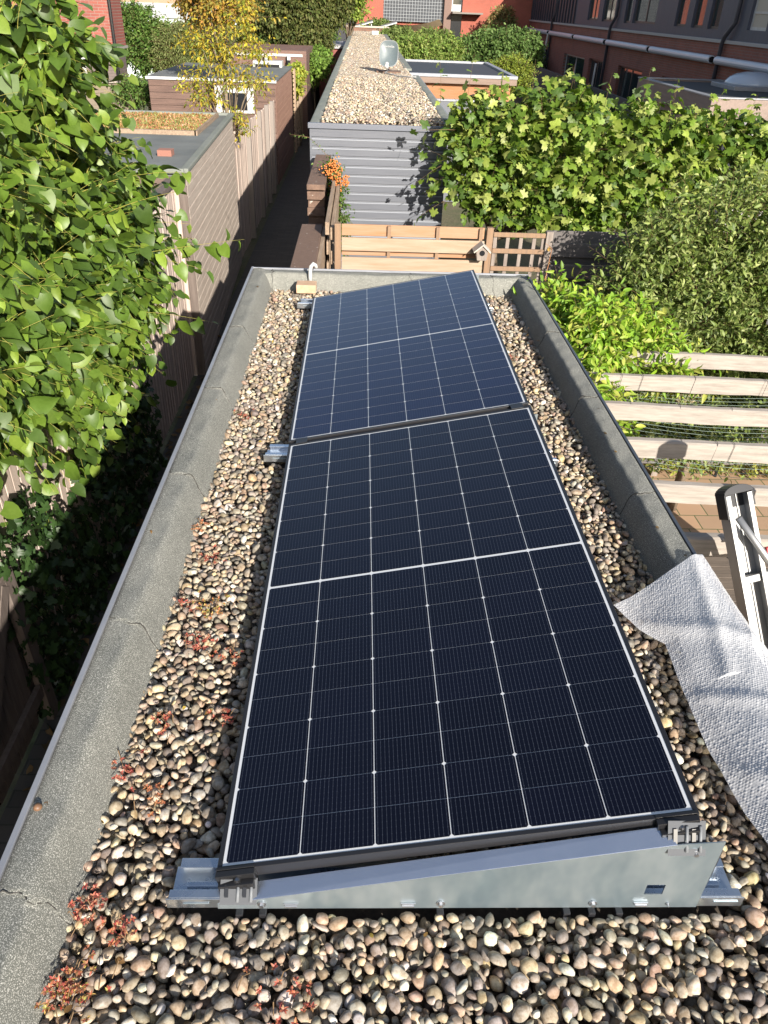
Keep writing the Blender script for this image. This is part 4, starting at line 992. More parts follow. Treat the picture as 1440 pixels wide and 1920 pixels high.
for i, h in enumerate(upw+low):
    x = XF+.10 if i < len(upw) else XF+.12
    fm = MB(); a, b, c, d_ = h; t = .07
    fm.box(x, x+.05, a, a+t, c, d_); fm.box(x, x+.05, b-t, b, c, d_); fm.box(x, x+.05, a+t, b-t, c, c+t); fm.box(x, x+.05, a+t, b-t, d_-t, d_)
    if b-a > 1.6: fm.box(x, x+.05, (a+b)/2-t/2, (a+b)/2+t/2, c+t, d_-t)
    if i in (0, 8): fm.box(x, x+.05, a+t, b-t, c+.35, c+.40)
    white = i in (0, 8, len(upw))
    w_ = fm.build('window' if i != len(upw) else 'door', m_white if white else M_('dark_frame', (.06, .05, .05), .5), row)
    MB().box(x+.02, x+.03, a+t, b-t, c+t, d_-t).build('pane', m_glass if i not in (0, 8) else M_('blind', (.45, .40, .33), .7), w_)
for k in range(22):                                   # vertical louvres on the far part
    y = 41 + k*.62; MB().box(XF-.05, XF+.0195, y, y+.16, 1.12, 3.4).build('louvre', M_('louvre_dark', (.03, .03, .045), .5) if k == 0 else bpy.data.materials['louvre_dark'], row)
for y, z0 in ((45.4, -2.1), (34.3, -2.1), (23.0, -2.1), (56.4, -2.1)):
    MB().tube([(XF-.09, y, z0), (XF-.09, y, 1.0), (XF-.12, y-.15, 1.18), (XF-.06, y-.5, 1.5), (XF-.06, y-.5, 3.5)], .06, 8).build('downspout', M_('spout_%d' % int(y), (.05, .05, .065), .5), row, smooth=True)
m_awn = M_('awning_cassette', (.50, .52, .58), .4, .1)
for (y0, y1, lab) in ((51.6, 60.8, 'rolled up grey awning cassette at the far end of the brick row'), (45.7, 51.1, 'second grey awning cassette from the far end of the brick row'), (40.0, 45.2, 'third grey awning cassette from the far end, right of a white pole'),
                      (34.5, 39.6, 'fourth grey awning cassette from the far end, above the white framed door'), (28.9, 34.1, 'grey awning cassette left of the last but one downspout'), (23.3, 28.6, 'long grey awning cassette ending at the near downspout'),
                      (16.5, 22.9, 'nearest grey awning cassette at the right edge above the skylight')):
    aw = empty('awning', (XF-.15, (y0+y1)/2, .62), lab, 'awning', 'rolled awnings along the brick row')
    m = MB(); m.tube([(XF-.16, y0, .63), (XF-.16, y1, .63)], .10, 14); m.build('cassette', m_awn, aw, smooth=False)
    m = MB(); m.tube([(XF-.16, y0-.04, .63), (XF-.16, y0-.001, .63)], .075, 12); m.tube([(XF-.16, y1+.001, .63), (XF-.16, y1+.04, .63)], .075, 12); m.build('end_cap', m_dark, aw)
tag(MB().tube([(XF-.4, 45.6, -2.2), (XF-.3, 45.0, .6)], .05, 8).build('pole', m_white), 'slender white pole leaning against the brick row', 'pole')
tag(MB().tube([(XF-.5, 34.2, -2.2), (XF-.5, 34.0, -.1)], .04, 8).build('parasol_pole', m_white), 'thin white folded parasol pole near the white door', 'pole')
gf = empty('garden_fence', (6.5, 26, GZ), 'dark brown garden fence in the shade in front of the brick row', 'fence')
MB().box(8.2, 8.28, 22, 48, GZ, -.55).build('panel', m_greyb, gf)

# ================================================================== HOUSES AT THE BACK
bh_ = empty('back_house', (4, 54, GZ), 'orange red house with a dark window grid across the far end', 'house')
m_or = brick_mat('orange_brick', (.33, .085, .055), (.30, .08, .05), (.27, .10, .075), axis='xz')
b = MB(); b.box(-.1, 1.42, 52, 60, GZ, 5); b.box(5.98, 12, 52, 60, GZ, 5); b.box(1.42, 5.98, 52.4, 60, GZ, 5); b.build('wall', m_or, bh_)
b = MB().box(1.43, 4.92, 52.2, 52.39, .75, 4.5); b.build('window_band', M_('dark_tile', (.035, .04, .05), .35), bh_)
gl = MB()
for k in range(22): x = 1.46+k*.163; gl.box(x, x+.015, 52.18, 52.199, .75, 4.5)
for k in range(24): z = .78+k*.16; gl.box(1.43, 4.92, 52.165, 52.179, z, z+.015)
gl.build('grid_lines', M_('grid_line', (.33, .35, .37), .5), bh_)
MB().box(4.93, 5.35, 51.9, 52.39, GZ, 4.5).build('pillar', M_('brown_pillar', (.16, .10, .08), .7), bh_)
MB().box(5.36, 5.97, 52.2, 52.38, 1.35, 4).build('window', m_white, bh_); MB().box(5.45, 5.9, 52.17, 52.199, 1.7, 4).build('pane', m_glass, bh_)
MB().box(5.36, 7.1, 51.2, 52.199, 1.25, 1.33).build('canopy', M_('canopy_grey', (.18, .16, .14), .7), bh_)
MB().box(5.38, 7.0, 52.05, 52.19, -1.0, 1.24).build('porch_recess', m_dark, bh_)
sail = MB(); n = 12; V = []; F = []
for i in range(n+1):
    for j in range(4):
        u = i/n; v = j/3; V.append((1.6+2.8*u+.25*v*u, 48.5+.6*v, .62+.24*u*u-.30*v*(1-.5*(2*u-1)**2)+.14*(2*u-1)**2*(1-v)))
for i in range(n):
    for j in range(3): F.append((i*4+j, (i+1)*4+j, (i+1)*4+j+1, i*4+j+1))
tag(sail.add(V, F).build('shade_sail', M_('sail_beige', (.40, .31, .20), .8)), 'beige shade sail stretched low in front of the orange house', 'shade sail')
dk_ = empty('dark_shed', (-.9, 50, GZ), 'dark building gap left of the orange house', 'shed'); MB().box(-2.6, -.15, 50, 54, GZ, 3).build('wall', M_('dark_wall', (.03, .03, .035), .7), dk_)
MB().box(-1.1, -.7, 49.9, 49.98, .9, 1.8).build('window', M_('pinkpane', (.5, .28, .22), .5), dk_)

rh = empty('brick_house', (-8, 24, GZ), 'red brick house with grey lower storey half hidden behind the near tree at left', 'house')
MB().box(-11, -6.05, 22, 23.2, .46, 5).build('upper_wall', brick_mat('left_red_brick', (.26, .075, .055), (.22, .065, .05), (.25, .18, .15), axis='xz'), rh)
MB().box(-11, -6.10, 22.05, 23.2, GZ, .40).build('lower_wall', brick_mat('left_grey_brick', (.15, .115, .105), (.13, .10, .09), (.12, .10, .09), axis='xz'), rh)
MB().box(-11.05, -6.0, 21.95, 23.2, .401, .459).build('band_course', M_('band_white', (.3, .28, .26), .7), rh)
for x in (-6.52, -6.95, -7.6): MB().box(x, x+.12, 22.02, 22.049, -.30, .36).build('window', m_white, rh)
MB().tube([(-6.0, 21.93, GZ), (-6.0, 21.93, 5)], .04, 8).build('downspout', m_dark, rh)
wv = empty('timber_wall', (-6.4, 21, GZ), 'tan timber garden wall at the foot of the red brick house', 'wall')
MB().box(-9, -5.4, 20.6, 20.7, GZ, -.22).build('boards', plank_mat('tan_boards', (.21, .17, .125), (.16, .13, .10), 'x', ns=2), wv); MB().box(-9, -5.38, 20.55, 20.75, -.218, -.18).build('coping', m_beam, wv)

tl = empty('orange_house', (-10, 56, GZ), 'pale orange rendered house beyond the trees at the top left', 'house')
MB().box(-20, -3.6, 55, 62, GZ, 6).build('wall', M_('peach_render', (.40, .25, .16), .9, c2=(.36, .22, .15), nscale=1), tl)
MB().box(-7.9, -7.2, 54.95, 54.99, 1.35, 2.4).build('window', m_glass, tl); MB().box(-10.9, -9.6, 54.95, 54.99, 1.75, 2.4).build('window', m_glass, tl)
gh = empty('greenhouse', (-10, 47, GZ), 'white framed greenhouse between the dark bush and the yellow tree', 'greenhouse')
MB().box(-14.5, -6.3, 47, 50, GZ, .60).build('panes', M_('milky_glass', (.55, .60, .62), .25), gh)
fm = MB()
for k in range(14): fm.bar((-14.5+k*.63, 46.97, GZ), (-14.5+k*.63, 46.97, .62), .05, .05)
fm.prism([(-14.6, 46.9, .601), (-6.2, 46.9, .601), (-6.2, 48.5, 1.2), (-14.6, 48.5, 1.2)], (0, 0, 0), (0, 0, .03)); fm.build('frame', m_white, gh)

# ================================================================== LEFT SIDE OF THE ALLEY
m_fz = plank_mat('pink_grey_slats', (.56, .46, .40), (.38, .30, .255), 'z', ns=3)
m_fzd = plank_mat('dark_slats', (.16, .13, .115), (.10, .08, .07), 'z', ns=3)
m_siding = plank_mat('alley_siding', (.50, .43, .37), (.36, .295, .25), 'y', ns=2.5)
nf = empty('slat_fence', (-1.7, 4.5, GZ), 'tall fence of upright weathered slats overhung by the leafy tree', 'fence')
fr = MB(); y = 1.4
while y < 7.72:
    o_ = rng.uniform(-.004, .004); fr.box(-1.715, -1.690+o_, y, y+.083, GZ+.03, -.02-.10*(y < 7)+rng.uniform(-.006, .006)); y += .097
fr.build('slats', m_fz, nf, bevel=.003)
MB().box(-1.76, -1.717, 1.4, 7.74, -.35, -.26).build('rail', m_fzd, nf); MB().box(-1.76, -1.717, 1.4, 7.74, -1.6, -1.5).build('rail', m_fzd, nf)
MB().box(-1.755, -1.64, 6.9, 7.74, -.018, .03).build('cap_rail', m_fzd, nf, bevel=.004)
for y in (7.725, 5.2, 3.6): MB().box(-1.70, -1.655, y, y+.055, GZ, -.02).build('post', m_fz, nf, bevel=.003)
gt = empty('garden_gate', (-1.62, 2.1, GZ), 'dark wooden gate with a diagonal brace in the shade at lower left', 'gate')
MB().bar((-1.62, 2.36, -1.00), (-1.62, 2.44, GZ), .045, .10).build('frame_post', m_fzd, gt); MB().bar((-1.615, 1.72, -1.75), (-1.615, 2.30, -1.05), .04, .085).build('brace', m_fzd, gt)
MB().box(-1.635, -1.60, 1.5, 2.36, -1.08, -1.0).build('frame_rail', m_fzd, gt); MB().box(-1.634, -1.60, 1.5, 2.36, -1.95, -1.86).build('frame_rail', m_fzd, gt)
gp = MB(); y = 1.5
while y < 2.3: gp.box(-1.66, -1.636, y, y+.09, -2.1, -1.0); y += .1
gp.build('boards', m_fzd, gt)

# shed A: long siding wall with a bare bitumen roof and a sedum bed
def oprism(p, q, inward, z0, z1):
    p = Vector((*p, 0)); q = Vector((*q, 0)); w = Vector((*inward, 0)); return [tuple(v)+() for v in (p, q, q+w, p+w)]
sa = empty('timber_shed', (-3, 10, GZ), 'weathered timber shed whose roof carries an orange and green sedum bed', 'shed')
A0, A1, IN = (-1.58, 7.79), (-1.775, 12.60), (-3.2, -.12)
def quadbox(P, z0, z1): 
    m = MB(); V = [(x, y, z0) for x, y in P] + [(x, y, z1) for x, y in P]; return m.add(V, [(3,2,1,0),(4,5,6,7),(0,1,5,4),(1,2,6,5),(2,3,7,6),(3,0,4,7)])
core = [A0, A1, (A1[0]+IN[0], A1[1]+IN[1]), (A0[0]+IN[0], A0[1]+IN[1])]
cc = [(x+(-.03 if i < 2 else .0), y+(.03 if i in (0, 3) else -.03)) for i, (x, y) in enumerate(core)]
quadbox(cc, GZ, .02).build('wall', m_fzd, sa)
sdn = MB(); z = .045; dA = Vector((A1[0]-A0[0], A1[1]-A0[1], 0)).normalized(); nA = Vector((-dA.y, dA.x, 0)); 
while z > GZ: sdn.bar(Vector((*A0, z-.056)), Vector((*A1, z-.056)), .024+.006*rng.random(), .106); z -= .1125
sdn.build('siding', m_siding, sa, bevel=.006)
fs = MB(); z = .03
while z > GZ: fs.box(A0[0]-3.1, A0[0]-.02, A0[1]-.005, A0[1]+.016, z-.105, z); z -= .112
fs.build('front_boards', plank_mat('shed_front', (.16, .11, .09), (.11, .08, .07), 'x'), sa, bevel=.002)
MB().box(A0[0]-.07, A0[0]+.012, A0[1]-.022, A0[1]-.0055, GZ, .06).build('corner_post', m_fzd, sa)
MB().box(-2.45, -2.2, A0[1]-.03, A0[1]-.006, -.62, -.16).build('window', m_white, sa)
quadbox([(x, y) for x, y in cc], .021, .075).build('roof', m_bitumen_old, sa)
rk_ = MB(); rk_.bar(Vector((*A0, .085))-nA*(-.0), Vector((*A1, .085)), .085, .05); rk_.bar(Vector((*A0, .087)), Vector((A0[0]+IN[0], A0[1]+IN[1], .087)), .07, .05); rk_.bar(Vector((*A1, .083)), Vector((A1[0]+IN[0], A1[1]+IN[1], .083)), .07, .05)
rk_.build('roof_kerb', m_kerb2, sa, bevel=.012)
bd = MB(); bd.box(-4.6, -1.92, 10.36, 10.42, .076, .13); bd.prism([(-1.9, 10.36, .076), (-1.93, 12.35, .076), (-1.97, 12.35, .076), (-1.94, 10.36, .076)], (0, 0, 0), (0, 0, .054))
bd.build('sedum_edging', m_rail, sa)
P = np.stack([rng.uniform(-4.6, -1.98, 15000), rng.uniform(10.43, 12.3, 15000), np.full(15000, .085)], 1)
mixv = (np.sin(P[:, 0]*2.2+1)+np.sin(P[:, 1]*3+P[:, 0])+rng.normal(size=len(P))*.8)
P[:, 2] += .012*rng.random(len(P)) + .01*np.sin(P[:, 0]*9)*np.sin(P[:, 1]*8); Dn = rng.normal(size=P.shape)*.7; Dn[:, 2] = 1
sel = mixv > -.3
root_s = leaves_mesh('sedum_bed', P, Dn, rng.normal(size=P.shape), rng.uniform(.02, .045, len(P)), 'oval', m_sedum, None, [(.36, .16, .07), (.32, .17, .07), (.36, .24, .11), (.24, .22, .06), (.17, .20, .05), (.38, .22, .11), (.20, .22, .06), (.26, .11, .05)], .25)
tag(root_s, 'orange brown and green sedum carpet on the timber shed roof', 'sedum', kind='stuff')
MB().box(-4.6, -1.95, 10.43, 12.34, .0755, .090).build('substrate', m_soil, sa)
tag(MB().box(-2.06, -1.90, 8.7, 8.86, .076, .14).build('red_roof_brick', M_('pinkbrick', (.26, .12, .09), .9)), 'pinkish brick lying on the bare bitumen roof by the tree', 'brick')

# fence between the timber sheds
fb2 = empty('slat_fence', (-1.79, 16, GZ), 'upright slat fence with pale posts between the two timber sheds in the alley', 'fence')
fr = MB(); y = 12.66; i = 0
while y < 19.4:
    zt = -.20 - .17*(y-12.66)/6.7 + rng.uniform(-.015, .015); fr.box(-1.81, -1.785+rng.uniform(-.005, .005), y, y+.12, GZ, zt); y += .14; i += 1
fr.build('slats', m_fz, fb2, bevel=.003)
for y in (14.2, 15.9, 17.3, 18.3): MB().box(-1.784, -1.70, y, y+.09, GZ, -.13-.17*(y-12.66)/6.7).build('post', M_('pale_post', (.22, .19, .17), .8) if y < 15 else bpy.data.materials['pale_post'], fb2, bevel=.005)

# shed B
sb = empty('timber_shed', (-3.2, 22, GZ), 'brown timber shed with grey flat roof and white framed window behind the yellow tree', 'shed')
BX0, BX1, BY0, BY1, BZ = -4.68, -1.75, 19.5, 24.3, .03
m_b = plank_mat('brown_siding', (.165, .105, .085), (.10, .064, .054), 'x', ns=1.6); m_by = plank_mat('brown_siding_side', (.38, .23, .17), (.30, .17, .13), 'y', ns=1.6)
MB().box(BX0+.02, BX1-.02, BY0+.02, BY1-.02, GZ, BZ-.02).build('wall', m_fzd, sb)
m = MB(); z = BZ-.05
while z > GZ: m.box(BX0, BX1-.0, BY0-.001+.004*rng.random(), BY0+.019, z-.125, z); z -= .132
m.build('front_boards', m_b, sb, bevel=.004)
m = MB(); z = BZ-.05
while z > GZ: m.box(BX1-.019, BX1+.004*rng.random(), BY0+.02, BY1, z-.125, z); z -= .132
m.build('side_boards', m_by, sb, bevel=.004)
MB().box(BX0-.05, BX1+.03, BY0-.04, BY0+.05, BZ-.045, BZ+.012).build('roof_edge', m_white, sb, bevel=.004); MB().box(BX0-.05, BX1+.03, BY0+.051, BY1+.05, BZ-.0195, BZ+.008).build('roof', m_bitumen_old, sb)
wf = MB(); wf.box(-3.16, -3.00, BY0-.03, BY0-.002, -.66, -.10); wf.box(-2.42, -2.26, BY0-.03, BY0-.002, -.66, -.10); wf.box(-2.999, -2.421, BY0-.03, BY0-.002, -.24, -.10); wf.box(-2.999, -2.421, BY0-.03, BY0-.002, -.66, -.60)
wfo = wf.build('window', m_white, sb, bevel=.003); MB().box(-2.999, -2.421, BY0-.012, BY0-.003, -.599, -.241).build('pane', m_dark, wfo)
MB().box(-2.75, -1.95, 23.6, 24.1, BZ+.009, BZ+.16).build('skylight', m_white, sb, bevel=.01); MB().box(-2.68, -2.02, 23.58, 23.599, BZ+.01, BZ+.08).build('skylight_side', m_dark, sb)
# shed C and far fence
scn = empty('low_shed', (-2.2, 28, GZ), 'low brown brick shed with a white stripe and two wall lamps further down the alley', 'shed')
MB().box(-4.4, -1.5, 27.2, 31, GZ, .28).build('wall', brick_mat('shed_brick', (.17, .09, .07), (.15, .085, .07), (.17, .13, .11), axis='xz'), scn); MB().box(-4.3, -1.62, 27.17, 27.199, .12, .19).build('stripe', m_white, scn)
for x in (-2.75, -2.05):
    q = MB(); q.box(x-.05, x+.05, 27.0, 27.16, -.10, .03); q.build('wall_lamp', m_dark, scn); MB().box(x-.04, x+.06, 27.02, 27.165, .031, .16).build('lamp_bracket', m_white, scn)
ff = empty('lattice_fence', (-1.7, 25.8, GZ), 'tan slatted fence with yellow creeper beyond the brown shed', 'fence')
m = MB(); z = -.08
while z > GZ: m.box(-1.72, -1.70, 24.36, 27.15, z-.07, z); z -= .105
m.build('slats', plank_mat('tan_slats', (.46, .34, .22), (.38, .27, .18), 'y'), ff)
for y in (24.4, 25.4, 26.4, 27.1): MB().box(-1.70, -1.65, y, y+.06, GZ, -.02).build('post', m_rail, ff)
af = empty('alley_wall', (-1.7, 32, GZ), 'dark fence in shade continuing down the far alley', 'fence'); MB().box(-1.72, -1.66, 27.21, 42, GZ, -.25).build('panel', m_greyb, af)
gx = empty('grey_block', (-1, 34, GZ), 'small grey and brick garage end closing the far alley', 'garage')
MB().box(-1.5, -.34, 35.5, 40, GZ, .02).build('wall', M_('red_render', (.22, .07, .06), .8), gx); MB().box(-1.55, -.335, 35.4, 40, .021, .12).build('roof', M_('gr', (.33, .32, .33), .7), gx)

# ================================================================== TREES AND PLANTS
G1 = [(.065, .115, .018), (.09, .15, .02), (.12, .19, .025), (.05, .09, .016), (.075, .13, .02), (.17, .24, .035)]
# near left tree (heart shaped glossy leaves)
tree('mulberry_tree', 'large leafy tree with glossy heart shaped leaves filling the left side', 'tree',
     [((-1.80, 2.9, .05), (.38, .8, .70)), ((-1.78, 3.8, -.25), (.40, .8, .80)), ((-1.80, 4.7, -.15), (.42, .7, .95)), ((-2.0, 3.5, .9), (.5, 1.0, .6)), ((-1.95, 5.3, .45), (.5, .75, .60)), ((-2.2, 4.6, 1.2), (.6, 1.0, .6)), ((-1.55, 4.9, .05), (.35, .6, .5)), ((-1.85, 2.2, .35), (.35, .6, .6)), ((-1.80, 4.3, 1.35), (.45, .5, .45))],
     1500, 10, .092, 'heart', G1, m_leaf_gloss, .55, droop=.35, base=(-2.9, 4.6, GZ), trunk_r=.09, twig=m_twig_y, up=.35, tipdown=.75, twig_r=.0032, hemi=(.55, -.75, .25), sz=.42,
     extra=[((-1.5, 4.6, .05), (-.53, 4.5, .28), 12, .10, .11), ((-1.6, 4.5, -.30), (-.80, 4.5, -.22), 9, .14, .11), ((-1.6, 4.6, .50), (-.82, 4.5, .83), 9, .16, .095), ((-1.5, 4.6, .35), (-.9, 4.5, .62), 9, .10, .11),
            ((-1.7, 4.5, -.9), (-1.33, 4.5, -.92), 6, .1, .09), ((-2.0, 4.4, 1.0), (-1.25, 4.6, 1.15), 8, .05, .095), ((-1.5, 2.9, -.55), (-1.35, 2.85, -.72), 5, .1, .09), ((-1.6, 4.6, 1.1), (-1.45, 4.6, 1.6), 6, -.1, .10)])
# ivy on the shaded fence
def ivy(name, label, pts, n, size, pal, parent=None):
    x0, y0, y1, z0, z1 = pts; P = np.stack([x0+rng.uniform(0, .09, n), rng.uniform(y0, y1, n), rng.uniform(z0, z1, n)], 1)
    m = np.sin(P[:, 1]*3+1)*.3+np.sin(P[:, 1]*7)*.15 + z1-.55; P = P[P[:, 2] < m+.25]; D = rng.normal(size=P.shape)*.5; D[:, 2] -= .8; D[:, 0] += .3
    N_ = rng.normal(size=P.shape)*.35; N_[:, 0] += 1; N_[:, 2] += .3
    return tag(leaves_mesh(name, P, D, N_, rng.uniform(.7, 1.2, len(P))*size, 'lobed', m_leaf_gloss, None, pal, .3), label, 'ivy')
ivy('ivy', 'dark ivy creeping over the shaded slat fence below the tree', (-1.68, 2.3, 5.6, GZ, -.55), 2600, .075, [(.022, .05, .014), (.03, .065, .018), (.035, .07, .02)])
# leaf litter in the alley
P = np.stack([rng.uniform(-1.65, -.6, 700), rng.uniform(-1, 9, 700), np.full(700, GZ+.012)], 1); D = rng.normal(size=P.shape); D[:, 2] = .1; N_ = rng.normal(size=P.shape)*.4; N_[:, 2] += 1
tag(leaves_mesh('leaf_litter', P, D, N_, rng.uniform(.04, .08, 700), 'heart', m_leaf_far, None, [(.16, .10, .05), (.22, .13, .06), (.10, .07, .04)], .3), 'dry brown leaves lying in the shaded alley', 'leaf litter', kind='stuff')

GV = [(.12, .19, .025), (.16, .24, .035), (.085, .145, .022), (.24, .30, .06), (.06, .11, .02), (.33, .37, .11)]
tree('pleached_lime', 'broad row of lobed bright green leaves with upright shoots behind the fences', 'tree',
     [((1.68, 8.45, .33), (.60, .42, .68)), ((2.35, 8.4, .38), (.8, .5, .72)), ((3.4, 8.5, .28), (.9, .5, .66)), ((4.4, 8.6, .2), (.9, .5, .62)), ((2.9, 8.3, -.1), (1.6, .4, .5)), ((5.3, 8.7, .2), (.8, .5, .6))],
     980, 9, .118, 'lobed', GV, m_leaf_soft, .46, droop=.35, base=(1.95, 8.45, GZ), trunk_r=.055, twig=m_twig_b, up=.8, tipdown=.85, hemi=(-.15, -.85, .4), limbs=12,
     extra=[((x, 8.35, .75), (x+dx, 8.3, z), 7, -.02, .095) for x, dx, z in [(1.12, -.02, 1.14), (1.4, .03, 1.22), (1.75, .02, 1.10), (2.1, -.03, 1.20), (2.5, .02, 1.14), (2.9, .0, 1.08), (3.3, .03, 1.14), (3.65, -.02, 1.04), (4.1, .03, .98), (4.5, .02, .94), (4.95, -.03, .96), (5.3, .02, .9)]]
           + [((1.3, 8.3, .5), (.86, 8.2, .52), 6, .1, .11), ((1.3, 8.3, -.2), (.90, 8.2, -.36), 6, .15, .11), ((1.3, 8.3, .2), (.86, 8.2, .04), 6, .15, .11)])
GS = [(.17, .23, .055), (.23, .28, .09), (.12, .17, .045), (.34, .38, .15), (.19, .24, .07), (.08, .12, .03)]
tree('willow_leaved_shrub', 'big dense shrub of narrow grey green leaves in front of the dark fence', 'shrub',
     [((2.95, 4.75, -.35), (.85, .45, 1.15)), ((3.6, 4.8, -.2), (.7, .5, 1.15)), ((2.45, 4.7, -.35), (.45, .4, .85)), ((3.1, 4.6, -.9), (1.0, .4, .6))],
     3300, 18, .054, 'narrow', GS, m_leaf_soft, .40, droop=.18, base=(3.2, 4.95, GZ), trunk_r=.05, up=.7, tipdown=.15, hemi=(-.2, -.85, .35), spread=.75, twig_r=.002)
GJ = [(.20, .34, .03), (.26, .40, .04), (.32, .42, .06), (.16, .28, .03), (.36, .38, .08)]
tree('bright_climber', 'bright yellow green climber spilling over the garage edge onto the pergola', 'climber',
     [((1.72, 3.62, -.10), (.28, .40, .30)), ((1.98, 3.75, -.12), (.33, .40, .26)), ((1.60, 4.0, -.05), (.18, .3, .22)), ((1.60, 3.1, -.2), (.14, .5, .12)), ((2.2, 3.55, -.2), (.25, .25, .10)), ((1.66, 2.85, -.32), (.12, .3, .08))],
     430, 12, .064, 'narrow', GJ, m_leaf_soft, .26, droop=.22, base=(1.62, 3.9, GZ), trunk_r=.02, up=.5, tipdown=.35, spread=.75, twig_r=.002, hemi=(-.1, -.6, .7))
tree('low_hedge', 'low clipped yellow green hedge beyond the patio under the pergola', 'hedge',
     [((3.5, 5.75, -2.0), (.6, .3, .22)), ((4.3, 5.75, -2.0), (.7, .32, .22)), ((5.1, 5.7, -2.0), (.6, .3, .2))], 600, 12, .045, 'oval', [(.22, .24, .04), (.3, .3, .06), (.16, .19, .03)], m_leaf_soft, .18, base=(3.8, 5.75, GZ), trunk_r=0, up=.8, tipdown=.1)
# orange berried climber
bc = tree('firethorn', 'narrow firethorn climber topped with orange berries beside the brown screen', 'shrub',
     [((.02, 7.5, -.05), (.09, .18, .28)), ((.05, 7.45, -.35), (.10, .18, .25)), ((-.02, 7.5, .22), (.07, .15, .12))], 130, 10, .036, 'oval', [(.06, .12, .02), (.09, .16, .03), (.13, .2, .05)], m_leaf_soft, .18, base=(.05, 7.5, GZ), trunk_r=.012, up=.3,
     extra=[((-.02, 7.5, .28), (-.24, 7.45, .50), 22, .05, .022), ((-.24, 7.45, .49), (-.42, 7.45, .53), 14, .1, .02), ((.06, 7.4, -.25), (.26, 7.35, -.30), 9, .2, .03)])
bb = MB(); Vb, Fb = ico(1)
for c, n, s in (((-.01, 7.36, .20), 150, .048), ((.03, 7.34, .11), 80, .035), ((.12, 7.36, .12), 60, .025), ((.0, 7.36, .27), 30, .025)):
    for k in range(n):
        p = np.array(c)+rng.normal(size=3)*s*np.array([.9, .7, 1.2]); bb.add(Vb*.0085+p, [tuple(f_) for f_ in Fb])
bb.build('berries', M_('orange_berry', (.55, .22, .05), .45, c2=(.45, .12, .03), nscale=60), bc, smooth=True)
# yellow tree
GY = [(.40, .32, .03), (.46, .37, .04), (.34, .31, .035), (.24, .26, .035), (.42, .29, .035), (.16, .2, .03)]
tree('yellow_tree', 'slender multi stemmed tree with bright yellow leaves in front of the brown shed', 'tree',
     [((-1.85, 13, .85), (.62, .5, .55)), ((-1.55, 13.1, 1.35), (.42, .4, .55)), ((-2.15, 12.9, .35), (.42, .4, .32)), ((-1.5, 13, .55), (.4, .4, .3)), ((-1.62, 12.8, -.02), (.22, .3, .16)), ((-1.75, 13, -.1), (.1, .2, .25)), ((-2.4, 13, .45), (.3, .3, .3)), ((-2.3, 13, 1.0), (.35, .4, .3)), ((-1.35, 13, .95), (.3, .4, .25))],
     230, 12, .068, 'narrow', GY, m_leaf_soft, .36, droop=.2, base=(-1.86, 13.0, GZ), trunk_r=.028, up=.3, tipdown=.55, limbs=24, lo=.2)
# evergreen and other background trees
GE = [(.075, .095, .025), (.10, .12, .035), (.06, .08, .02), (.13, .14, .045), (.15, .15, .05)]
tree('evergreen_tree', 'huge rounded dark olive evergreen at the top centre left', 'tree',
     [((-2.3, 33, 1.5), (1.75, 1.8, 1.35)), ((-1.2, 33.5, 1.8), (1.15, 1.4, 1.2)), ((-3.4, 33.5, 1.7), (1.4, 1.5, 1.3)), ((-2.0, 32.6, .75), (1.1, 1.2, .6)), ((-1.4, 33, .2), (.45, .6, .6))],
     2600, 14, .13, 'oval', GE, m_leaf_far, .5, droop=.35, base=(-1.7, 33.3, GZ), trunk_r=.16, up=.3, tipdown=.8, hemi=(0, -.9, .3), twig_r=.006, lo=.7)
tree('light_green_tree', 'light green leafy tree right behind the dark evergreen', 'tree', [((-.2, 36, 1.9), (.75, .8, 1.0)), ((-.5, 36, 2.6), (.9, .8, .9))], 420, 12, .13, 'oval', [(.2, .28, .05), (.26, .32, .06), (.15, .22, .04)], m_leaf_far, .5, base=(-.4, 36, GZ), trunk_r=.1)
GB = [(.07, .14, .025), (.10, .18, .035), (.05, .10, .02), (.14, .21, .05), (.12, .18, .05)]
tree('garden_bush', 'dense green bush beside the red brick house', 'bush', [((-6.5, 26, .55), (.95, .8, .95)), ((-5.8, 25.6, .3), (.8, .7, .75))], 1100, 14, .09, 'oval', GB, m_leaf_far, .4, base=(-6.3, 26, GZ), trunk_r=.08, hemi=(0, -.85, .4), twig_r=.005)
tree('grey_green_bush', 'airy grey green bush between the green bush and the yellow tree', 'bush', [((-5.0, 25.2, .25), (.9, .7, .85)), ((-4.2, 25.5, .55), (.8, .7, .6))], 1000, 14, .085, 'lance', [(.17, .20, .07), (.22, .24, .10), (.13, .16, .05)], m_leaf_far, .45, base=(-4.8, 25.3, GZ), trunk_r=.06, hemi=(0, -.85, .4), twig_r=.005)
tree('low_garden_shrub', 'loose low shrub between the red brick house and the brown shed', 'shrub', [((-5.3, 20.6, -.35), (.55, .5, .35))], 300, 12, .06, 'oval', GB, m_leaf_far, .3, base=(-5.3, 20.6, GZ), trunk_r=.03)
tree('orange_tinted_tree', 'tree turning orange and yellow behind the yellow tree', 'tree', [((-2.6, 18, 1.75), (.75, .7, .75)), ((-3.3, 19, 1.6), (.5, .5, .6))], 420, 14, .075, 'oval', [(.4, .26, .05), (.5, .32, .06), (.3, .24, .05), (.2, .2, .05), (.35, .18, .05)], m_leaf_far, .45, base=(-2.7, 18, GZ), trunk_r=.05, tipdown=.6)
